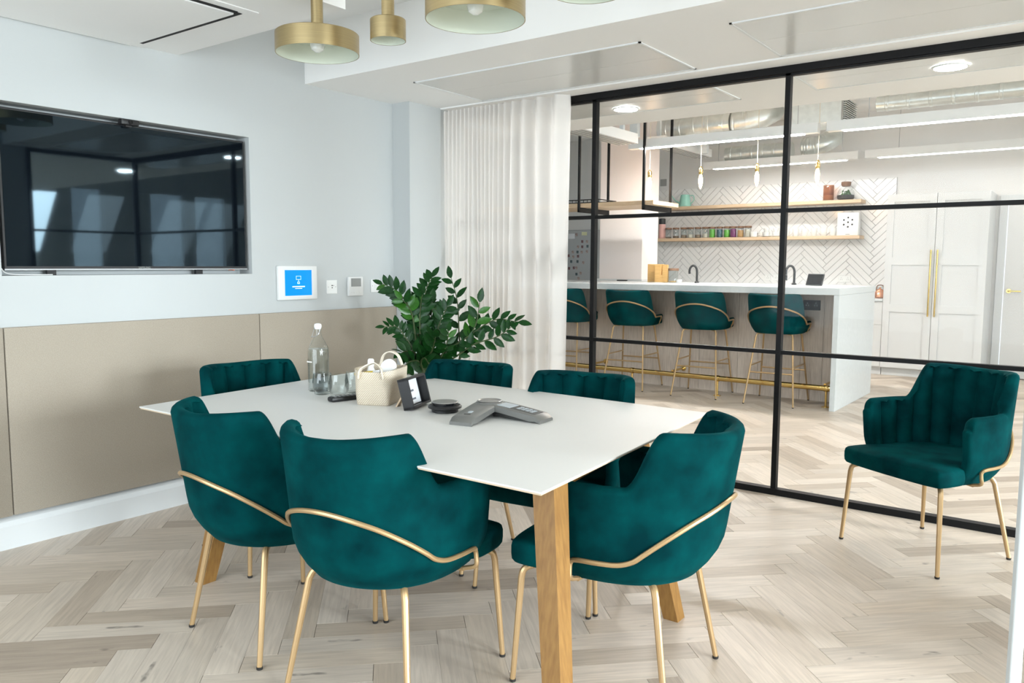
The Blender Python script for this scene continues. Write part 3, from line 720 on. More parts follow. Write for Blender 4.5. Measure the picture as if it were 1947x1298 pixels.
MB().box(0, .008, -.043, .043, -.043, .043, .003).build('plate', 'plastic_white', t)
MB().box(.008, .013, -.010, .010, -.014, .012, .002).build('rocker', 'plastic_white', t, False)
for y in (-.03, .03): s = MB().lathe([(.0025, 0), (.0025, .001)], seg=8).build('screw', 'plastic_grey', t); s.rotation_euler = (0, PI/2, 0); s.location = (.008, y, 0)

# ------------------------------------------------------------------ sheer curtain
cv = MB(); NX = 420; zs_ = [.015, .3, .7, 1.2, 1.7, 2.15, 2.27, 2.352]
x = -3.785; ph = 0.0; cols = []
for i in range(NX):
    t_ = i/(NX-1); X = -3.785+1.035*t_
    wl_ = .036+.10*sm((t_-.40)/.45); ph += 1.035/(NX-1)/wl_*2*PI
    am = .016+.022*sm((t_-.40)/.45)
    cols.append((X, ph, am, t_))
rings = []
for X, p, am, t_ in cols:
    ring = []
    for z in zs_:
        spread = (2.35-z)/2.35
        a = am*(1-.25*spread)*(1 if z < 2.3 else .8)
        xx = X+(.020*math.sin(p*.37)+.012*math.sin(p*.11+z))*spread-(.045*spread*sm((t_-.80)/.2))
        ring.append((xx, 4.285-.004+a*math.sin(p)+.012*spread*math.sin(p*.23+1), z))
    rings.append(ring)
cv.loops(rings, closed=False, cap0=False, cap1=False)
t = thing('sheer_curtain', 'sheer white pleated curtain drawn to the left end of the glass', 'curtain', (0, 0, 0))
cv.build('fabric', 'sheer', t, True, 80)
hm = MB(); hm.loops([[(X, 4.2795+am*.82*math.sin(p), z) for z in (2.27, 2.353)] for X, p, am, t_ in cols], closed=False, cap0=False, cap1=False)
hm.build('heading_tape', 'sheer', t, True, 80)

# ------------------------------------------------------------------ potted zz plant
DEP = 4.83
def pp(px, py, dd=0.0): return on_depth(px, py, DEP+dd)
base = Vector((-3.30, 3.50, 0))
pl = thing('zz_plant', 'tall glossy green potted plant in the corner beside the curtain', 'plant', base)
MB().lathe([(.13, 0), (.145, .02), (.165, .60), (.170, .615), (.150, .615), (.150, .58)], seg=36, cap1=False).build('pot', 'pot_stone', pl)
MB().lathe([(.149, .57), (.149, .58)], seg=30).build('soil', 'soil', pl)
def leaf_mesh(m):
    mb = MB(); prof = [(0, .0), (.10, .11), (.28, .215), (.50, .235), (.74, .165), (.90, .07), (1.0, .0)]
    cen = []; lf = []; rt = []
    for t_, wd in prof:
        zc_ = -.10*t_*t_
        cen.append((t_, 0, zc_-.018*(wd/.2))); lf.append((t_, wd, zc_+.03*(wd/.2))); rt.append((t_, -wd, zc_+.03*(wd/.2)))
    n_ = len(prof); mb.v = cen+lf+rt; mb.fc = []
    for i in range(n_-1): mb.fc += [(i, i+1, n_+i+1, n_+i), (i+1, i, 2*n_+i, 2*n_+i+1)]
    return mb.mesh('leaf', m, True, 80)
LM = [leaf_mesh('green_leaf'), leaf_mesh('green_leaf_young')]
rnd = random.Random(11)
# stems: control pixels (base -> tip), depth offset at tip, number of leaf pairs, leaf length, bare fraction, young
stems = [([(800, 702), (795, 640), (782, 590), (755, 553), (728, 540)], -.05, 11, .078, .30, 0),
         ([(806, 702), (808, 640), (806, 585), (810, 550), (822, 527)], .08, 11, .078, .28, 0),
         ([(812, 702), (870, 690), (872, 620), (869, 570), (858, 529)], .05, 6, .075, .45, 0),
         ([(815, 702), (868, 688), (885, 655), (905, 615), (912, 575)], -.08, 4, .085, .62, 1),
         ([(812, 702), (848, 668), (890, 640), (940, 608), (985, 612)], -.10, 12, .078, .28, 0),
         ([(815, 704), (860, 682), (900, 655), (945, 640), (972, 622)], -.16, 8, .070, .38, 0),
         ([(796, 702), (785, 665), (770, 640), (755, 622), (732, 621)], -.10, 10, .062, .30, 0),
         ([(808, 702), (822, 650), (832, 625), (842, 600), (851, 582)], -.06, 8, .075, .38, 0),
         ([(800, 704), (798, 690), (790, 685), (775, 690), (765, 706)], -.20, 7, .085, .15, 0),
         ([(800, 704), (795, 680), (785, 668), (770, 668), (762, 672)], -.14, 7, .080, .2, 0),
         ([(803, 702), (800, 650), (798, 610), (800, 580), (803, 560)], -.12, 10, .080, .30, 0),
         ([(806, 702), (812, 660), (818, 630), (820, 600), (822, 575)], .0, 9, .080, .30, 0),
         ([(800, 702), (790, 640), (785, 605), (778, 585), (764, 568)], -.14, 5, .080, .55, 1),
         ([(808, 704), (815, 680), (822, 665), (826, 650), (828, 640)], -.22, 6, .085, .2, 0),
         ([(812, 704), (830, 690), (842, 672), (850, 650), (853, 630)], -.12, 4, .075, .55, 0),
         ([(804, 706), (800, 690), (806, 680), (815, 690), (820, 705)], -.24, 5, .085, .1, 0)]
for ctrl, dd, npair, ll, bare, young in stems:
    n_ = len(ctrl); P = []
    for i, (a, b) in enumerate(ctrl):
        q = pp(a, b, dd*(i/(n_-1))**1.2); P.append(q)
    P = [Vector((base.x+(P[0].x-base.x)*.35, base.y+(P[0].y-base.y)*.35, .57))]+P
    C = catmull(P, 8); C = [c-base for c in C]
    N_ = len(C); rad = [.0085*(1-.75*i/(N_-1)) for i in range(N_)]
    so = MB().tube(C, rad, 7).build('stem', 'stem_green', pl)
    tw = rnd.uniform(-.7, .7)
    for k in range(npair*2+1):
        tt = bare+(1-bare)*k/(npair*2); i = min(int(tt*(N_-1)), N_-2); a = tt*(N_-1)-i
        pos = C[i].lerp(C[i+1], a); d = (C[i+1]-C[i]).normalized()
        side = (d.cross(f).normalized()*math.cos(tw)+d.cross(d.cross(f)).normalized()*math.sin(tw)).normalized(); side = side if k % 2 else -side
        upv = side.cross(d).normalized()
        if k == npair*2: ldir = d
        else: ldir = (side*.80+d*.62+upv*rnd.uniform(-.22, .30)+Vector((0, 0, rnd.uniform(-.1, .15)))).normalized()
        nz = (upv if upv.dot(f) < 0 else -upv); nz = (nz+Vector((rnd.uniform(-.5, .5), rnd.uniform(-.5, .3), rnd.uniform(-.1, .6)))).normalized()
        yv = nz.cross(ldir).normalized(); zv = ldir.cross(yv)
        L_ = ll*1.22*rnd.uniform(.82, 1.12)*(1.0 if tt < .85 else .85)
        o = link('leaf', LM[1 if (young and k % 3 != 2) or rnd.random() < .07 else 0], so)
        o.matrix_local = Matrix.Translation(pos) @ Matrix((ldir, yv, zv)).transposed().to_4x4() @ Matrix.Scale(L_, 4)

# ------------------------------------------------------------------ kitchen island
IX0, IX1, IY0, IY1, IZ = -6.3, -1.872, 7.36, 8.71, 1.10
isl = thing('kitchen_island', 'long island with white quartz top, waterfall end and grey oak cladding', 'kitchen island', (-4, 8, 0))
MB().box(IX0+4, IX1+4, IY0-8, IY1-8, IZ-.062, IZ, .003).build('worktop', 'quartz', isl, False)
MB().box(IX1+4-.047, IX1+4, IY0-8, IY1-8, 0, IZ-.0625, .002).build('waterfall_end', 'quartz', isl, False)
MB().box(IX0+4, IX1+4-.048, 7.885-8, IY1-8-.02, 0, IZ-.063).build('carcass', 'cabinet_white', isl, False)
bw_ = (IX1-.049-IX0)/21
for i in range(21):
    x0 = IX0+4+i*bw_
    MB().box(x0+.0012, x0+bw_-.0012, 7.86-8+(.0015 if i % 3 else 0), 7.8845-8, .0, IZ-.063).build('cladding_board', 'island_wood', isl, False)
s = MB().box(-2.327+4, -2.166+4, 7.848-8, 7.86-8, .873, .968, .003).build('socket_plate', 'frame_black', isl, False)
for x in (-2.286, -2.207):
    for dx, dz in ((0, .022), (-.011, 0), (.011, 0)): MB().box(x+4+dx-.003, x+4+dx+.003, 7.8465-8, 7.848-8, .918+dz-.006, .918+dz+.006).build('socket_hole', 'steel', s, False)
fr = thing('foot_rail', 'polished brass foot rail running along the island', 'foot rail', (-4, 7.555, 0))
MB().tube([(-2.2, 0, .175), (2.08, 0, .175)], .026, 16).build('tube', 'brass', fr)
for x in (-2.0-.05, -1.05, 0, .953, 2.0):
    MB().tube([(x, 0, .01), (x, 0, .155)], .011, 12).build('post', 'brass', fr)
    MB().lathe([(.038, 0), (.036, .006), (.012, .012)], (x, 0, 0), 20).build('base_flange', 'brass', fr)
    MB().lathe([(.029, -.02), (.031, -.015), (.031, .015), (.029, .02)], (0, 0, 0), 18, False, False).build('collar', 'brass', fr).matrix_local = Matrix.Translation((x, 0, .175)) @ Matrix.Rotation(PI/2, 4, 'Y')
for x in (-1.55, -.5, .45, 1.5+.48):
    o = MB().lathe([(.030, 0), (.028, .008), (.012, .014), (.012, .28)], (0, 0, 0), 16).build('wall_bracket', 'brass', fr); o.matrix_local = Matrix.Translation((x, .304, .205)) @ Matrix.Rotation(PI/2, 4, 'X')
# things on the island
def tap(x, y, h, label, flip=-1):
    t = thing('kitchen_tap', label, 'tap', (x, y, IZ), 0, 'black taps on the island')
    P = [(0, 0, .0), (0, 0, h*.55)]+[(flip*(.045-.045*math.cos(a)), 0, h*.62+.045*1.5*math.sin(a)) for a in [i*PI/10 for i in range(11)]]+[(flip*.09-.002*flip, 0, h*.5)]
    MB().tube([P[0], P[1]]+P[2:], .012, 12).build('spout', 'black_plastic', t)
    MB().lathe([(.024, 0), (.024, .012), (.016, .02)], (0, 0, 0), 18).build('base', 'black_plastic', t)
    return t
tap(-3.62, 8.30, .20, 'black swan neck tap on the island beside the wooden boards')
t2 = tap(-2.585, 8.38, .205, 'black pull-out tap on the island beside the small dark tablet')
t2.rotation_euler = (0, 0, math.radians(40))
MB().tube([(-.089, 0, .10), (-.089, 0, .045)], .0145, 12).build('spray_head', 'black_plastic', t2)
t = thing('tablet_stand', 'small dark tablet propped on the island worktop', 'tablet', (-2.33, 8.18, IZ), math.radians(-12))
M_ = Matrix.Rotation(math.radians(-24), 4, 'X')
MB().box(-.085, .085, -.008, .008, .004, .125, .003, M_).build('case', 'black_plastic', t, False)
MB().box(-.077, .077, -.0095, -.0082, .012, .117, 0, M_).build('screen', 'black_gloss', t, False)
MB().box(-.05, .05, .03, .07, 0, .006).box(-.04, .04, .05, .056, .006, .07).build('stand', 'black_plastic', t, False)
gw = 'wooden boards on the island'
for i, (xa, xb, y0_, y1_, z1_, lb) in enumerate(((-.135, .075, 0, .022, .205, 'wide bamboo chopping board standing upright against the column'), (-.02, .145, -.05, -.026, .20, 'bamboo chopping board with a narrow slot standing in front of the wide one'))):
    t = thing('chopping_board', lb, 'chopping board', (-4.15, 8.42, IZ), 0, gw)
    if i == 0: MB().box(xa, xb, y0_, y1_, 0, z1_, .004).build('board', 'bamboo', t, False)
    else:
        MB().box(xa, .060, y0_, y1_, 0, z1_, .004).box(.076, xb, y0_, y1_, 0, z1_, .004).box(.058, .078, y0_+.001, y1_-.001, 0, .085).build('board', 'pale_wood' if False else 'bamboo', t, False)
def jar(name, label, loc, r, h, fill, fcol, group, parent_scale=1.0):
    t = thing(name, label, 'jar', loc, 0, group)
    MB().lathe([(r*.92, 0), (r, .006), (r, h*.86), (r*.93, h*.9)], seg=18, cap1=False).build('glass_body', 'glass_jar', t)
    if fill: MB().lathe([(r*.86, .005), (r*.90, .012), (r*.90, h*.86*fill)], seg=16).build('contents', fcol, t)
    MB().lathe([(r*1.02, h*.84), (r*1.10, h*.85), (r*1.10, h), (r*1.0, h*1.01)], seg=18).build('lid', 'cork_wood', t)
    return t
jar('storage_jar', 'clear glass jar with a wooden lid beside the chopping boards on the island', (-3.94, 8.38, IZ), .055, .158, .12, 'bamboo', 'jars')
t = MB().lathe([(.022, 0), (.03, .004), (.034, .035), (.031, .035), (.028, .006)], (-3.86, 8.36, IZ), 18).build('small_bowl', 'ceramic_white'); tag(t, 'tiny white pot on the island beside the glass jar', 'bowl')
t = MB().box(-4.78, -4.64, 8.58, 8.60, IZ, IZ+.014, .003).build('pen', 'black_plastic'); tag(t, 'dark pen lying on the island in front of the column', 'pen')
struct('trim_2', MB().box(-5.16, -4.51, 8.712, 9.2, 1.10, 1.122), 'cabinet_white', 'white base ledge around the column')

# ------------------------------------------------------------------ hanging shelf above the island
hs = thing('hanging_shelf', 'pale wooden shelf hung from black steel frames above the island', 'shelf', (-4, 8, 0))
MB().box(-6.2+4, -3.92+4, 7.80-8, 8.43-8, 1.94, 1.985, .003).build('shelf_board', 'pale_wood', hs, False)
for x in (-4.03, -4.84, -5.7):
    X = x+4
    MB().box(X-.012, X+.012, 7.775-8, 7.799-8, 1.885, 3.22).box(X-.012, X+.012, 8.431-8, 8.455-8, 1.885, 3.22).box(X-.012, X+.012, 7.775-8, 8.455-8, 1.885, 1.91).box(X-.012, X+.012, 7.78-8, 8.45-8, 1.91, 1.9395).build('hanger_frame', 'frame_black', hs, False)
rk = thing('wire_rack', 'black wire rack lying on the hanging shelf', 'rack', (-4.95, 8.1, 1.986))
for z in (.012, .045): MB().tube([(-.3, -.2, z), (.3, -.2, z), (.3, .2, z), (-.3, .2, z)], .006, 6, True).build('rim_wire', 'frame_black', rk)
for i in range(13): MB().tube([(-.3+i*.05, -.2, .045), (-.3+i*.05, -.2, .008), (-.3+i*.05, .2, .008), (-.3+i*.05, .2, .045)], .004, 6).build('wire', 'frame_black', rk)

# ------------------------------------------------------------------ filament bulbs over the island
for i, (px, py) in enumerate(((1235, 350), (1332, 345), (1439, 340), (1554, 335))):
    c = on_y(px, py, 8.12); zt = c.z+.075
    t = thing('filament_bulb_pendant', ['bare filament bulb hanging beside the black shelf frame', 'bare filament bulb hanging above the watering can', 'bare filament bulb hanging above the jars with bright labels', 'bare filament bulb hanging above the amber vase'][i], 'pendant lamp', (c.x, 8.12, zt), 0, 'filament bulbs over the island')
    MB().tube([(0, 0, .07), (0, 0, 3.22-zt)], .003, 6).build('flex', 'cotton', t)
    MB().lathe([(.006, .085), (.012, .075), (.022, .062), (.024, .04), (.021, .036), (.023, .03), (.020, .0), (.017, -.003)], seg=16).build('lamp_holder', 'brass', t)
    MB().lathe([(.010, 0), (.015, -.02), (.021, -.045), (.022, -.075), (.017, -.115), (.010, -.14), (.002, -.152)], seg=16).build('bulb', 'lamp_warm', t)

# ------------------------------------------------------------------ linear lights, ducts and services over the kitchen
GL = 'white linear lights over the kitchen'
def linear(x0, x1, y, z, label):
    t = thing('linear_light', label, 'light fitting', ((x0+x1)/2, y, z), 0, GL); h = (x1-x0)/2
    MB().box(-h, h, -.045, .045, .002, .095, .002).build('housing', 'plastic_white', t, False)
    MB().box(-h+.14, h-.14, -.040, .040, -.002, .0018).build('diffuser', ('lamp_white' if h < 1.2 else 'lamp_white_long') if y < 9 else ('lamp_soft' if h < 1.2 else 'lamp_soft_long'), t, False)
    for s_ in (-.8, .8): MB().tube([(s_*h, 0, .09), (s_*h, 0, 3.22-z)], .003, 6).build('suspension_wire', 'steel', t)
linear(-4.28, -2.27, 7.93, 2.55, 'white linear light suspended in front of the filament bulbs')
linear(-2.19, 1.4, 7.93, 2.55, 'long white linear light running on towards the tall cabinet')
linear(-4.36, -2.43, 10.14, 2.55, 'white linear light close above the tiled wall')
linear(-2.35, 1.2, 10.12, 2.55, 'long white linear light close to the rear wall above the tall cabinet')
def duct(x0, x1, y, z, r_, label, seams):
    t = thing('spiral_duct', label, 'duct', ((x0+x1)/2, y, z), 0, 'galvanised ducts'); h = (x1-x0)/2
    MB().tube([(-h, 0, 0), (h, 0, 0)], r_, 28).build('duct_tube', 'galvanised', t)
    for i in range(seams):
        x = -h+(i+.5)*2*h/seams; MB().tube([(x-.02, 0, 0), (x-.012, 0, 0), (x+.012, 0, 0), (x+.02, 0, 0)], [r_-.002, r_+.005, r_+.005, r_-.002], 28).build('duct_seam', 'steel' if False else 'galvanised', t)
    return t
duct(-4.7, -3.62, 9.2, 2.955, .135, 'wide galvanised spiral duct with a bright elbow above the hanging bulbs', 6)
duct(-4.10, -3.25, 10.25, 2.735, .10, 'galvanised spiral duct low over the tiled wall', 6)
duct(-2.0, 1.2, 9.0, 2.955, .075, 'slim galvanised spiral duct above the tall cabinet', 16)
def elbow(x, y, z, label, s=1.0):
    P = [(x-.20*s, y, z), (x-.05*s, y, z), (x+.08*s, y+.02, z+.03*s), (x+.16*s, y+.10*s, z+.09*s), (x+.18*s, y+.22*s, z+.14*s)]
    C = catmull(P, 8); n_ = len(C)
    t = thing('flexible_duct', label, 'duct', (x, y, z), 0, 'galvanised ducts')
    MB().tube([c-Vector((x, y, z)) for c in C], [.13*s+.006*(i % 2) for i in range(n_)], 24).build('ribbed_hose', 'galvanised', t)
elbow(-3.40, 9.2, 2.955, 'ribbed foil elbow joined to the wide duct')
elbow(-2.95, 10.25, 2.76, 'ribbed foil elbow joined to the low duct', .85)
t = thing('fan_coil_unit', 'galvanised ventilation box with a grey louvre grille', 'ventilation unit', (-2.6, 9.3, 2.84))
MB().box(-.30, .22, -.2, .3, 0, .26, .003).build('casing', 'galvanised', t, False)
MB().box(.22, .24, -.2, .3, 0, .26).build('grille_backing', 'plastic_grey', t, False)
for i in range(11): MB().box(.24, .262, -.19, .29, .012+i*.022, .020+i*.022).build('louvre', 'galvanised', t, False)
for i, (x, y0_, y1_, z) in enumerate(((-4.05, 6.2, 7.45, 2.53), (-4.30, 8.55, 9.95, 2.68))):
    t = thing('slot_diffuser_box', ['long white slot diffuser box reaching towards the first linear light', 'long white slot diffuser box beside the hanging shelf frames'][i], 'vent', (x, (y0_+y1_)/2, z), 0, 'slot diffusers')
    h = (y1_-y0_)/2
    MB().box(-.12, .12, -h, h, .004, .10).build('plenum', 'plastic_white', t, False)
    for k in range(4): MB().box(-.10+k*.054, -.072+k*.054, -h+.02, h-.02, 0, .0038).build('slot', 'plastic_grey', t, False)
    MB().box(-.02, .02, -h+.1, -h+.14, .10, 3.22-z).box(-.02, .02, h-.14, h-.1, .10, 3.22-z).build('hanger_strap', 'grey_plaster', t, False)
for i, (px, y) in enumerate(((1207, 7.75), (1340, 9.4))):
    c = on_y(px, 255, y); b = MB().box(c.x-.045, c.x+.045, y-.03, y+.03, 2.65 if i == 0 else 2.66, 3.22).build('service_post', 'grey_plaster'); tag(b, ['grey service post dropping to the first linear light', 'grey service post dropping behind the second bulb'][i], 'post', 'service posts')

# ------------------------------------------------------------------ rear kitchen units
tc = thing('tall_cabinet', 'tall white two door cabinet with long brass handles', 'cabinet', (-1.585, 10.85, 0))
TX0, TX1 = -.52, .52
MB().box(TX0, TX1, -.60, -.002, .09, 2.13, .002).build('carcass', 'cabinet_white', tc, False)
MB().box(TX0+.005, TX1-.005, -.56, -.52, 0, .09).build('plinth', 'cabinet_white', tc, False)
for s_, xa, xb in ((-1, TX0, -.0025), (1, .0025, TX1)):
    d = MB().box(xa, xb, -.612, -.601, .10, 2.128)
    fw = .075
    d.box(xa, xa+fw, -.626, -.612, .10, 2.128).box(xb-fw, xb, -.626, -.612, .10, 2.128)
    for z0_, z1_ in ((.10, .19), (.80-.04, .80+.05), (1.36-.05, 1.36+.04), (2.04, 2.128)): d.box(xa+fw, xb-fw, -.626, -.612, z0_, z1_)
    do = d.build('door', 'cabinet_white', tc, False)
    xh = s_*.034
    MB().tube([(xh, -.655, .72), (xh, -.655, 1.485)], .009, 12).build('handle', 'brass', do)
    for z in (.75, 1.455): MB().tube([(xh, -.655, z), (xh, -.626, z)], .008, 10).build('handle_post', 'brass', do)
bx = -2.107
for i in range(4):
    wd = .80; t = thing('base_cabinet', ['white base cabinet beside the tall cabinet with black slot pulls', 'white base cabinet under the watering can end of the counter', 'white base cabinet below the jars', 'white base cabinet below the teacups'][[0, 3, 2, 1][i]], 'cabinet', (bx-wd/2-i*wd, 10.85, 0), 0, 'white base cabinets')
    MB().box(-wd/2+.001, wd/2-.001, -.60, -.002, .09, .876).build('carcass', 'cabinet_white', t, False)
    MB().box(-wd/2+.001, wd/2-.001, -.56, -.53, 0, .09).build('plinth', 'cabinet_white', t, False)
    for z0_, z1_ in ((.10, .60), (.604, .872)):
        d = MB().box(-wd/2+.003, wd/2-.003, -.618, -.601, z0_, z1_).build('drawer' if z0_ > .5 else 'door', 'cabinet_white', t, False)
        for k in (0, 1): MB().box(wd/2-.33, wd/2-.23, -.623, -.618, z1_-.05-k*.022, z1_-.042-k*.022).build('pull', 'black_plastic', d, False)
ct = MB().box(-5.45, bx-.001, KY-.635, KY-.001, .877, .908, .003).box(-5.45, bx-.001, KY-.02, KY-.001, .908, 1.033, .002).build('worktop_counter', 'quartz'); tag(ct, 'white quartz counter with upstand under the tiled wall', 'worktop')
kt = thing('copper_kettle', 'small copper kettle on the counter beside the tall cabinet', 'kettle', (-2.20, 10.5, .909))
MB().lathe([(.05, 0), (.065, .01), (.062, .06), (.04, .10), (.012, .115), (.010, .13)], seg=20).build('body', 'copper', kt)
MB().tube(catmull([(-.055, 0, .04), (-.10, 0, .06), (-.115, 0, .11)], 5), .008, 8).build('spout', 'copper', kt)
MB().tube(catmull([(.045, 0, .09), (.03, 0, .15), (-.03, 0, .15), (-.045, 0, .09)], 5), .006, 8).build('handle', 'cork_wood', kt)
# fridge with photos
fg = thing('fridge', 'grey steel fridge covered with photo prints', 'fridge', (-6.35, 10.85, 0))
MB().box(-.32, .24, -.62, -.002, .03, 1.81, .01).build('body', 'steel', fg, False)
MB().box(-.315, .235, -.66, -.622, .75, 1.805, .008).build('door', 'steel', fg, False)
MB().box(-.315, .235, -.66, -.622, .06, .742, .008).build('freezer_door', 'steel', fg, False)
MB().tube([(-.28, -.69, .85), (-.28, -.69, 1.6)], .010, 10).build('handle', 'steel', fg)
mat('photo_a', (.28, .13, .14), .4, noise=.9, nscale=60); mat('photo_b', (.10, .16, .18), .4, noise=.9, nscale=60); mat('photo_c', (.60, .45, .40), .4, noise=.9, nscale=60); mat('note_yellow', (.72, .74, .45), .6)
rnd = random.Random(3)
ph = [(1087, 449, .11, .075, 'paper'), (1111, 444, .09, .05, 'note_yellow'), (1096, 446, .04, .045, 'photo_c')]
for px, py in ((1107, 459), (1116, 459), (1099, 469), (1107, 469), (1117, 468), (1089, 479), (1098, 479), (1106, 479), (1116, 478), (1081, 486), (1090, 488), (1099, 487), (1086, 497), (1098, 497), (1109, 499), (1082, 510), (1091, 509), (1096, 509), (1096, 521), (1104, 519), (1100, 529)):
    ph.append((px, py, .036, .040, rnd.choice(['photo_a', 'photo_b', 'photo_c'])))
cc = {'photo_a': 'small reddish photo print stuck on the fridge door', 'photo_b': 'small dark photo print stuck on the fridge door', 'photo_c': 'small pale photo print stuck on the fridge door', 'paper': 'white sheet of paper stuck near the top of the fridge door', 'note_yellow': 'pale yellow note stuck at the top of the fridge door'}
for px, py, w_, h_, m_ in ph:
    c = on_y(px, py, 10.188)
    o = MB().box(-w_/2, w_/2, -.0008, .0008, -h_/2, h_/2).build('photo_print', m_, None, False); o.location = (c.x, 10.1882, c.z); o.rotation_euler = (0, rnd.uniform(-.15, .15), 0)
    tag(o, cc[m_], 'photo' if 'photo' in m_ else 'note', 'prints on the fridge' if 'photo' in m_ else None)

# wall shelves
WS = KY-.009
for z, lb in ((1.655, 'lower pale oak wall shelf holding the jars and mugs'), (2.10, 'upper pale oak wall shelf holding the watering can')):
    t = MB().box(-5.42, -2.49, WS-.24, WS, z-.02, z+.022, .003).build('wall_shelf', 'pale_wood', None, False); tag(t, lb, 'shelf', 'oak wall shelves')
SZ, SU = 1.678, 2.123
mat('jar_green', (.16, .52, .06), .5); mat('jar_blue', (.10, .20, .26), .5, noise=.5, nscale=40); mat('jar_purple', (.30, .06, .22), .5, noise=.4, nscale=40); mat('jar_orange', (.62, .36, .14), .6); mat('jar_cream', (.72, .68, .58), .6); mat('jar_brown', (.34, .25, .18), .7, noise=.4, nscale=50)
J = [(-5.123, .15, 'jar_brown', 'nearly empty glass jar at the start of the jar row by the pink bottle'), (-5.007, .25, 'jar_brown', 'second glass jar from the pink bottle, brown contents low'), (-4.885, .35, 'jar_brown', 'third glass jar from the pink bottle'), (-4.781, .4, 'jar_cream', 'fourth glass jar from the pink bottle, cream contents'), (-4.669, .35, 'jar_brown', 'fifth glass jar from the pink bottle'), (-4.559, .45, 'jar_cream', 'glass jar just before the bright green ones'), (-4.458, .9, 'jar_green', 'glass jar full of bright green packets next to the blue one'), (-4.35, .85, 'jar_blue', 'glass jar of dark blue packets between two green jars'), (-4.244, .8, 'jar_green', 'glass jar of green packets beside the purple one'), (-4.154, .9, 'jar_purple', 'glass jar of purple packets'), (-4.049, .75, 'jar_orange', 'glass jar of orange brown contents'), (-3.946, .8, 'jar_cream', 'glass jar of white contents at the end of the jar row')]
for x, fl, m_, lb in J: jar('storage_jar', lb, (x, 10.7, SZ), .0435, .15, fl, m_, 'wooden lidded jars on the lower shelf')
t = MB().lathe([(.045, 0), (.05, .01), (.05, .20), (.046, .205), (.046, .27), (.04, .28)], (-5.235, 10.72, SZ), 20).build('tall_bottle', 'pink'); tag(t, 'pink canister with a dark top at the end of the lower shelf', 'canister')
t2 = MB().lathe([(.047, .207), (.048, .285), (.03, .29)], (-5.235, 10.72, SZ), 20).build('lid', 'black_plastic', t)
def mug(x, y, z, r, h, label, nm='mug', group='white mugs on the lower shelf', ang=0):
    t = thing(nm, label, 'cup', (x, y, z), ang, group)
    MB().lathe([(r*.72, 0), (r*.8, .004), (r, h), (r*.93, h), (r*.74, .008)], seg=18).build('bowl', 'ceramic_white', t)
    MB().tube(catmull([(r*.88, 0, h*.80), (r*1.45, 0, h*.80), (r*1.55, 0, h*.45), (r*.85, 0, h*.22)], 5), .005, 7).build('handle', 'ceramic_white', t)
    return t
for i, x in enumerate((-3.42, -3.30, -3.185, -3.065, -2.945, -2.83)): mug(x, 10.68, SZ, .040, .10, 'white mug '+['half hidden by the black mullion after the teacups', 'second along from the stacked teacups', 'third along from the stacked teacups', 'fourth along from the stacked teacups', 'second from the white perforated box', 'right beside the white perforated box'][i])
mug(-3.855, 10.67, SZ, .05, .072, 'white teacup standing on its own right after the jar row', 'teacup', 'white teacups on the lower shelf')
mug(-3.80, 10.79, SZ, .05, .072, 'white teacup half hidden behind the lone teacup', 'teacup', 'white teacups on the lower shelf')
for i, x in enumerate((-3.69, -3.56)):
    for k in range(2):
        lb = ['lower', 'upper'][k]+' white teacup of the stacked pair '+['beside the lone teacup', 'beside the mugs'][i]
        sc = MB().lathe([(.03, 0), (.065, .008), (.066, .010), (.03, .004)], (x, 10.69, SZ), 20).build('saucer', 'ceramic_white') if k == 0 else None
        if sc: tag(sc, 'white saucer under the stacked teacups '+['beside the lone teacup', 'beside the mugs'][i], 'saucer', 'saucers on the lower shelf')
        mug(x, 10.69, SZ+.010+k*.052, .046-.008*k, .052, lb, 'teacup', 'white teacups on the lower shelf', .3*i)
t = thing('perforated_box', 'white square box with a ring of seven black holes', 'box', (-2.64, 10.70, SZ))
MB().box(-.135, .12, -.05, .06, 0, .285, .006).build('casing', 'ceramic_white', t)
for k in range(7):
    a = k*PI/3+PI/6; rx, rz_ = (0, 0) if k == 6 else (.058*math.cos(a), .058*math.sin(a))
    o = MB().lathe([(.012, 0), (.012, .001)], seg=14).build('hole', 'black_plastic', t); o.rotation_euler = (PI/2, 0, 0); o.location = (-.005+rx, -.05, .165+rz_)
MB().box(-.03, .02, -.0508, -.05, .012, .017).build('name_strip', 'black_plastic', t, False)
# upper shelf things
t = thing('watering_can', 'mint green watering can with a long thin spout on the upper shelf', 'watering can', (-4.87, 10.68, SU))
MB().lathe([(.085, 0), (.088, .006), (.060, .165), (.056, .165), (.075, .01)], seg=24).build('body', 'mint', t)
MB().tube([(-.07, 0, .04), (-.16, 0, .10), (-.225, 0, .185)], [.014, .009, .006], 10).build('spout', 'mint', t)
MB().tube(catmull([(.06, 0, .145), (.12, 0, .15), (.135, 0, .09), (.085, 0, .03)], 6), .007, 8).build('handle', 'mint', t)
t = thing('amber_vase', 'cylindrical smoky amber glass vase on the upper shelf', 'vase', (-2.91, 10.70, SU))
MB().lathe([(.060, 0), (.066, .006), (.066, .195), (.061, .195), (.060, .012)], seg=24).build('glass_body', 'glass_amber', t)
MB().lathe([(.058, .013), (.059, .07)], seg=20).build('sand', 'jar_cream', t)
t = thing('terrarium_jar', 'round corked glass terrarium with moss and plants on the upper shelf', 'terrarium', (-2.70, 10.70, SU))
MB().lathe([(.085, 0), (.105, .02), (.108, .06), (.09, .12), (.055, .16), (.05, .185), (.055, .19)], seg=28, cap1=False).build('glass_body', 'glass_clear', t)
MB().lathe([(.08, .005), (.098, .02), (.10, .06)], seg=20).build('soil_layer', 'soil', t)
rg = random.Random(5)
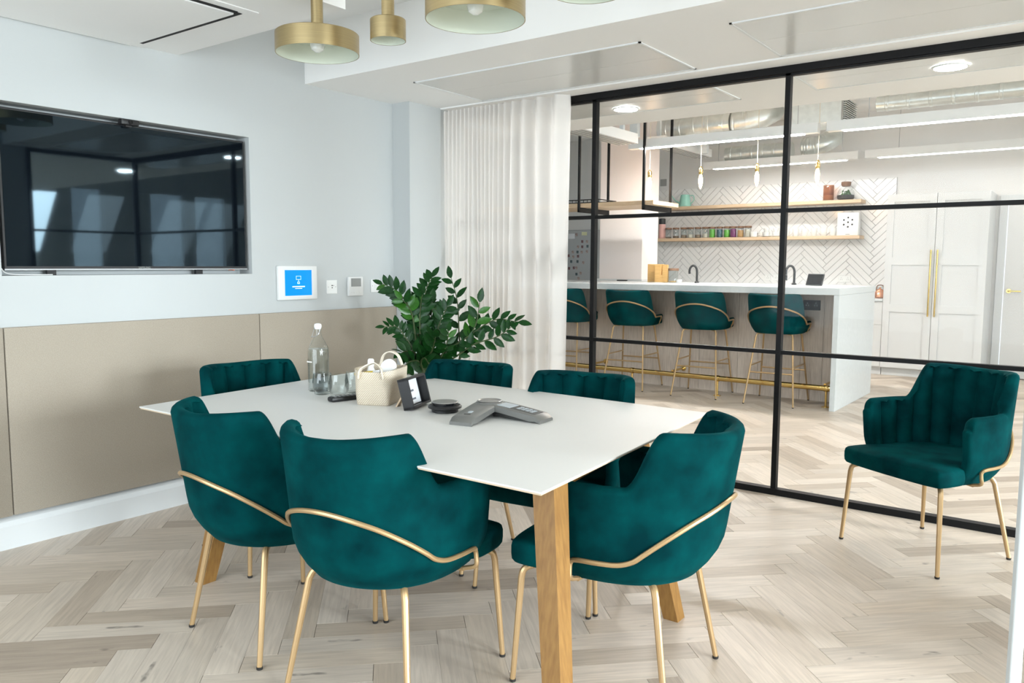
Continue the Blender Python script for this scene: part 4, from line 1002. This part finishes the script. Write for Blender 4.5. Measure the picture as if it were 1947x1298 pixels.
for k in range(16):
    a = rg.uniform(0, 6.28); q = rg.uniform(0, .065); MB().tube([(q*math.cos(a), q*math.sin(a), .055), (q*.8*math.cos(a), q*.8*math.sin(a), rg.uniform(.09, .13))], [.014, .006], 6).build('sprig', 'moss', t)
MB().lathe([(.046, .17), (.058, .19), (.058, .225), (.05, .228)], seg=20).build('cork', 'cork_wood', t)
# double sockets on the tiles
for i, (px, py) in enumerate(((1460, 527), (1476, 527), (1606, 530))):
    c = on_y(px, py, KY-.01); t = thing('wall_socket', ['white wall socket on the tiles behind the first tap', 'white wall socket on the tiles beside the black mullion', 'white double wall socket on the tiles beside the small tablet'][i], 'socket', (c.x, KY-.0085, c.z), 0, 'white sockets on the tiles')
    hw = .075 if i == 2 else .04
    MB().box(-hw, hw, -.008, 0, -.043, .043, .003).build('plate', 'ceramic_white', t, False)
    for xx in ((-.04, .04) if i == 2 else (0,)):
        for dx, dz in ((0, .016), (-.010, -.008), (.010, -.008)): MB().box(xx+dx-.003, xx+dx+.003, -.0092, -.008, dz-.005, dz+.005).build('socket_hole', 'plastic_grey', t, False)
t = MB().box(-.05, .05, -.008, 0, -.05, .05, .003).build('wall_sensor', 'plastic_grey', None, False); c = on_y(1261, 347, KY); t.location = (c.x, KY+.012, c.z); tag(t, 'grey square wall plate above the tiles beside the column', 'wall plate')

# ------------------------------------------------------------------ things on the conference table
bt = thing('swing_top_bottle', 'clear swing top glass bottle of water on the table', 'bottle', (-2.727, 2.265, TZ))
MB().lathe([(.040, 0), (.0445, .006), (.045, .17), (.043, .188), (.030, .215), (.017, .238), (.0145, .25), (.0145, .268), (.0165, .270), (.0165, .276)], seg=32, cap1=False).build('glass_body', 'glass_clear', bt)
MB().lathe([(.038, .008), (.0415, .012), (.0418, .170), (.040, .185)], seg=28).build('water', 'water', bt)
MB().lathe([(.013, .270), (.0155, .277), (.0165, .283), (.014, .292), (.006, .295)], seg=20).build('stopper', 'ceramic_white', bt)
MB().tube(catmull([(-.017, -.004, .285), (-.021, -.006, .262), (-.026, -.010, .240), (-.018, -.02, .236), (.014, -.016, .244), (.017, -.003, .268), (.016, 0, .286)], 5), .0013, 6).build('wire_bail', 'steel', bt)
MB().box(-.020, .012, -.0464, -.0454, .128, .133).build('print', 'ceramic_white', bt, False)
GG = 'clear stemless glasses on the table'
for (x, y, lb) in ((-2.640, 2.212, 'clear stemless glass in front of the bottle'), (-2.551, 2.224, 'clear stemless glass between the first glass and the basket'), (-2.565, 2.325, 'clear stemless glass behind, beside the basket')):
    t = thing('drinking_glass', lb, 'glass', (x, y, TZ), 0, GG)
    MB().lathe([(.026, 0), (.034, .004), (.041, .03), (.042, .055), (.036, .092), (.0345, .092), (.0405, .055), (.0395, .032), (.030, .010), (.004, .009)], seg=32).build('bowl', 'glass_clear', t)
# basket
bk = thing('woven_basket', 'cream woven cotton basket with two loop handles on the table', 'basket', (-2.313, 2.240, TZ), math.radians(23.8))
def rrect(hx, hy, r_, z, n=9, dz=None):
    out = []
    for cx, cy, a0 in ((hx-r_, hy-r_, 0), (-hx+r_, hy-r_, 90), (-hx+r_, -hy+r_, 180), (hx-r_, -hy+r_, 270)):
        for k in range(n):
            a = math.radians(a0+90*k/(n-1)); p = (cx+r_*math.cos(a), cy+r_*math.sin(a))
            out.append((p[0], p[1], z+(dz(p) if dz else 0)))
    return out
lev = [(0, .066, .096, .012), (.004, .069, .099, .016), (.05, .075, .103, .024), (.10, .081, .103, .038), (.140, .086, .106, .05)]
sag = lambda p: -.010*math.cos(p[0]*20)*(1 if p[1] < 0 else .3)
rings = [rrect(hx, hy, r_, z, 9, (sag if z > .12 else None)) for z, hx, hy, r_ in lev]
inner = [rrect(hx-.004, hy-.004, r_, max(z, .006), 9, (sag if z > .12 else None)) for z, hx, hy, r_ in reversed(lev)]
mb = MB().loops(rings+inner)
mb.uv = []
for g in rings+inner:
    s_ = 0
    for i, p in enumerate(g):
        if i: s_ += (Vector(g[i])-Vector(g[i-1])).length
        mb.uv.append((s_, p[2]))
mb.build('body', 'weave', bk, True, 60)
def strap(pts, w_, th, ax):
    C = catmull(pts, 8); rings = []
    for i, c in enumerate(C):
        d = (C[min(i+1, len(C)-1)]-C[max(i-1, 0)]).normalized(); a = Vector(ax); nn = d.cross(a).normalized()
        rings.append([c+a*w_/2+nn*th/2, c-a*w_/2+nn*th/2, c-a*w_/2-nn*th/2, c+a*w_/2-nn*th/2])
    return MB().loops(rings)
strap([(-.052, -.107, .105), (-.046, -.1085, .135), (-.035, -.094, .150), (0, -.075, .165), (.035, -.094, .150), (.046, -.1085, .135), (.052, -.107, .105)], .022, .004, (.15, -.95, .27)).build('handle', 'cotton', bk)
strap([(-.050, .107, .105), (-.046, .108, .140), (-.03, .104, .178), (0, .102, .192), (.03, .104, .178), (.046, .108, .140), (.050, .107, .105)], .022, .004, (0, 1, 0)).build('handle', 'cotton', bk)
GB = None
t = thing('spray_bottle', 'small white bottle poking out of the basket', 'bottle', (-2.347, 2.215, TZ+.008))
MB().lathe([(.018, 0), (.020, .005), (.020, .11), (.012, .128), (.011, .135), (.013, .137), (.013, .160), (.009, .166)], seg=20).build('body', 'plastic_white', t)
t = thing('tape_dispenser', 'rounded white gadget with an orange button in the basket', 'gadget', (-2.289, 2.262, TZ+.008), math.radians(15))
o = MB().lathe([(.0, 0), (.032, .0), (.038, .006), (.038, .018), (.032, .024), (.0, .024)], seg=28, cap0=False, cap1=False).build('case', 'plastic_white', t); o.matrix_local = Matrix.Translation((0, 0, .125)) @ Matrix.Rotation(math.radians(62), 4, 'X') @ Matrix.Diagonal((.9, .95, 1, 1))
MB().box(-.02, .02, -.012, .012, 0, .10, .004).build('stem', 'plastic_grey', t, False)
o = MB().lathe([(.010, 0), (.010, .006)], seg=16).build('button', 'orange', t); o.matrix_local = Matrix.Translation((.008, -.012, .117)) @ Matrix.Rotation(math.radians(62), 4, 'X')
t = thing('marker_pen', 'yellow marker pen lying across the basket', 'pen', (-2.345, 2.165, TZ+.115), math.radians(20))
o = MB().tube([(-.03, 0, 0), (.05, 0, .012)], .006, 10).build('barrel', 'yellow', t); MB().tube([(.05, 0, .012), (.075, 0, .016)], .0065, 10).build('cap', 'plastic_white', t)
# remote
rm = thing('remote_control', 'black remote control lying beside the basket', 'remote', (-2.452, 2.175, TZ), math.radians(78))
MB().box(-.075, .075, -.022, .022, 0, .020, .008).build('body', 'black_plastic', rm)
for i in range(6):
    for j in (-1, 0, 1): MB().box(-.055+i*.019-.004, -.055+i*.019+.004, j*.012-.004, j*.012+.004, .020, .0215).build('button', 'plastic_grey', rm, False)
# photo frame: face normal (.943,.334)
pf = thing('tabletop_picture', 'small dark box photo frame propped on a wooden foot on the table', 'photo frame', (-2.089, 2.241, TZ+.0103), math.atan2(.158, -.056))
M_ = Matrix.Rotation(math.radians(-14), 4, 'X')   # local x along the bottom edge, -y is the glazed side
hw, H_, D_ = .084, .118, .042
b = MB()
for a in ((-hw, -hw+.009, 0, H_), (hw-.009, hw, 0, H_), (-hw, hw, 0, .009), (-hw, hw, H_-.009, H_)): b.box(a[0], a[1], 0, D_, a[2], a[3], 0, M_)
b.build('frame', 'black_plastic', pf, False)
MB().box(-hw+.009, hw-.009, .034, .038, .009, H_-.009, 0, M_).build('backing', 'black_plastic', pf, False)
pr_ = MB().box(-.062, .062, .032, .034, .012, H_-.012, 0, M_).build('print', 'paper', pf, False)
for x0_, x1_, z0_, z1_ in ((-.018, .016, .060, .068), (-.026, .022, .028, .035), (-.050, -.038, .088, .096)): MB().box(x0_, x1_, .0314, .032, z0_, z1_, 0, M_).build('text_line', 'grey_text', pr_, False)
MB().loops([[(-.016, .102, -.0103), (.016, .102, -.0103), (.016, .109, -.0103), (-.016, .109, -.0103)], [(-.010, .062, .062), (.010, .062, .062), (.010, .068, .062), (-.010, .068, .062)]]).build('easel_foot', 'pale_wood', pf, False)
# puck speaker
t = thing('puck_speaker', 'round black puck speakerphone with a brushed disc top', 'speaker', (-1.968, 2.232, TZ))
MB().lathe([(.046, 0), (.050, .002), (.050, .010), (.056, .013), (.063, .016), (.064, .022), (.058, .027), (.050, .027)], seg=40).build('base', 'black_plastic', t)
MB().lathe([(.046, .027), (.046, .032), (.050, .034), (.050, .037)], seg=40, cap0=False).build('ring', 'black_gloss', t)
MB().lathe([(.049, .037), (.047, .0395), (.002, .0400)], seg=40).build('disc', 'phone_disc', t)
# conference phone: two sloping arms meeting under a round speaker
c0 = Vector((-1.795, 2.285)); A = Vector((-1.752, 2.066)); B_ = Vector((-1.552, 2.298))
cp = thing('conference_phone', 'silver grey conference phone with two sloping arms', 'phone', (c0.x, c0.y, TZ))
def arm(end, w0, w1, hc):
    d = end-c0; L_ = d.length; d.normalize(); n_ = Vector((-d.y, d.x))
    st_ = []; NS = 12
    for i in range(NS+1):
        s_ = i/NS; x = L_*s_; z = hc-(hc-.024)*(s_**1.35)
        if i == NS: z = .012
        h = .020 if s_ < .93 else .012
        w_ = w0+(w1-w0)*s_
        zb = max(0, z-h) if s_ > .9 else max(.0, z-h-.006*s_)
        c = d*x
        st_.append([(c.x-n_.x*w_, c.y-n_.y*w_, zb), (c.x+n_.x*w_, c.y+n_.y*w_, zb), (c.x+n_.x*w_, c.y+n_.y*w_, z-.004), (c.x+n_.x*(w_-.005), c.y+n_.y*(w_-.005), z), (c.x-n_.x*(w_-.005), c.y-n_.y*(w_-.005), z), (c.x-n_.x*w_, c.y-n_.y*w_, z-.004)])
    return MB().loops(st_), d, n_, L_
m1, d1, n1, L1 = arm(A, .050, .043, .050); m1.build('arm', 'phone_silver', cp, True, 40)
m2, d2, n2, L2 = arm(B_, .050, .045, .050); a2 = m2.build('arm', 'phone_silver', cp, True, 40)
MB().lathe([(.030, .0), (.050, .024), (.052, .046), (.048, .051)], seg=36).build('hub', 'phone_silver', cp, True)
MB().lathe([(.044, .051), (.046, .054), (.042, .056), (.038, .053), (.002, .055)], seg=36).build('speaker_disc', 'phone_disc', cp)
for mbk, dd, nn_, LL in ((None, d1, n1, L1), (None, d2, n2, L2)):
    w_ = .028; rings = []
    for i in range(9):
        s_ = .12+.80*i/8; z = max(.003, .050-(.026)*(s_**1.35)-.0285); c = dd*(LL*s_)
        rings.append([(c.x-nn_.x*w_, c.y-nn_.y*w_, max(0, z-.012)), (c.x+nn_.x*w_, c.y+nn_.y*w_, max(0, z-.012)), (c.x+nn_.x*w_, c.y+nn_.y*w_, z), (c.x-nn_.x*w_, c.y-nn_.y*w_, z)])
    MB().loops(rings).build('arm_underside', 'phone_dark', cp, False)
def on_arm(dd, nn_, LL, s0, s1, w0, w1, lift, name, m, par):
    rings = []
    for i in range(7):
        s_ = s0+(s1-s0)*i/6; z = .050-.026*(s_**1.35)+lift; c = dd*(LL*s_)
        rings.append([(c.x+nn_.x*w0, c.y+nn_.y*w0, z-.002), (c.x+nn_.x*w1, c.y+nn_.y*w1, z-.002), (c.x+nn_.x*w1, c.y+nn_.y*w1, z), (c.x+nn_.x*w0, c.y+nn_.y*w0, z)])
    return MB().loops(rings).build(name, m, par, False)
on_arm(d2, n2, L2, .22, .44, -.030, .030, .0014, 'display', 'lcd', a2)
on_arm(d2, n2, L2, .46, .88, -.030, .030, .001, 'keypad', 'phone_dark', a2)
for i in range(4):
    for j in range(3): on_arm(d2, n2, L2, .53+i*.075, .58+i*.075, -.016+j*.013, -.008+j*.013, .0022, 'key', 'lcd', a2)
lg = on_arm(d1, n1, L1, .62, .70, -.007, .007, .0012, 'emblem', 'lcd', cp)
on_arm(d1, n1, L1, .76, .785, -.012, .012, .0010, 'name_strip', 'phone_dark', cp)

# ------------------------------------------------------------------ glass door leaf standing open into the room
p1 = on_depth(1943, 1000, 1.75)
gd = thing('glass_door', 'glass door leaf with a pale edge strip standing open into the room', 'door', (RX-.01, 0.79, 0))
e = Vector((p1.x, p1.y))-Vector((RX-.01, 0.79)); L_ = e.length
gd.rotation_euler = (0, 0, math.atan2(e.y, e.x))
MB().box(0, L_-.03, -.005, .005, .012, 2.36).build('leaf', 'glass', gd, False)
MB().box(L_-.03, L_, -.012, .012, .008, 2.362, .003).build('edge_strip', 'wall_white', gd, False)
MB().box(L_-.075, L_-.06, -.035, -.02, .85, 1.25, .004).box(L_-.075, L_-.06, -.02, -.005, .87, .885).box(L_-.075, L_-.06, -.02, -.005, 1.215, 1.23).build('handle', 'steel', gd, False)
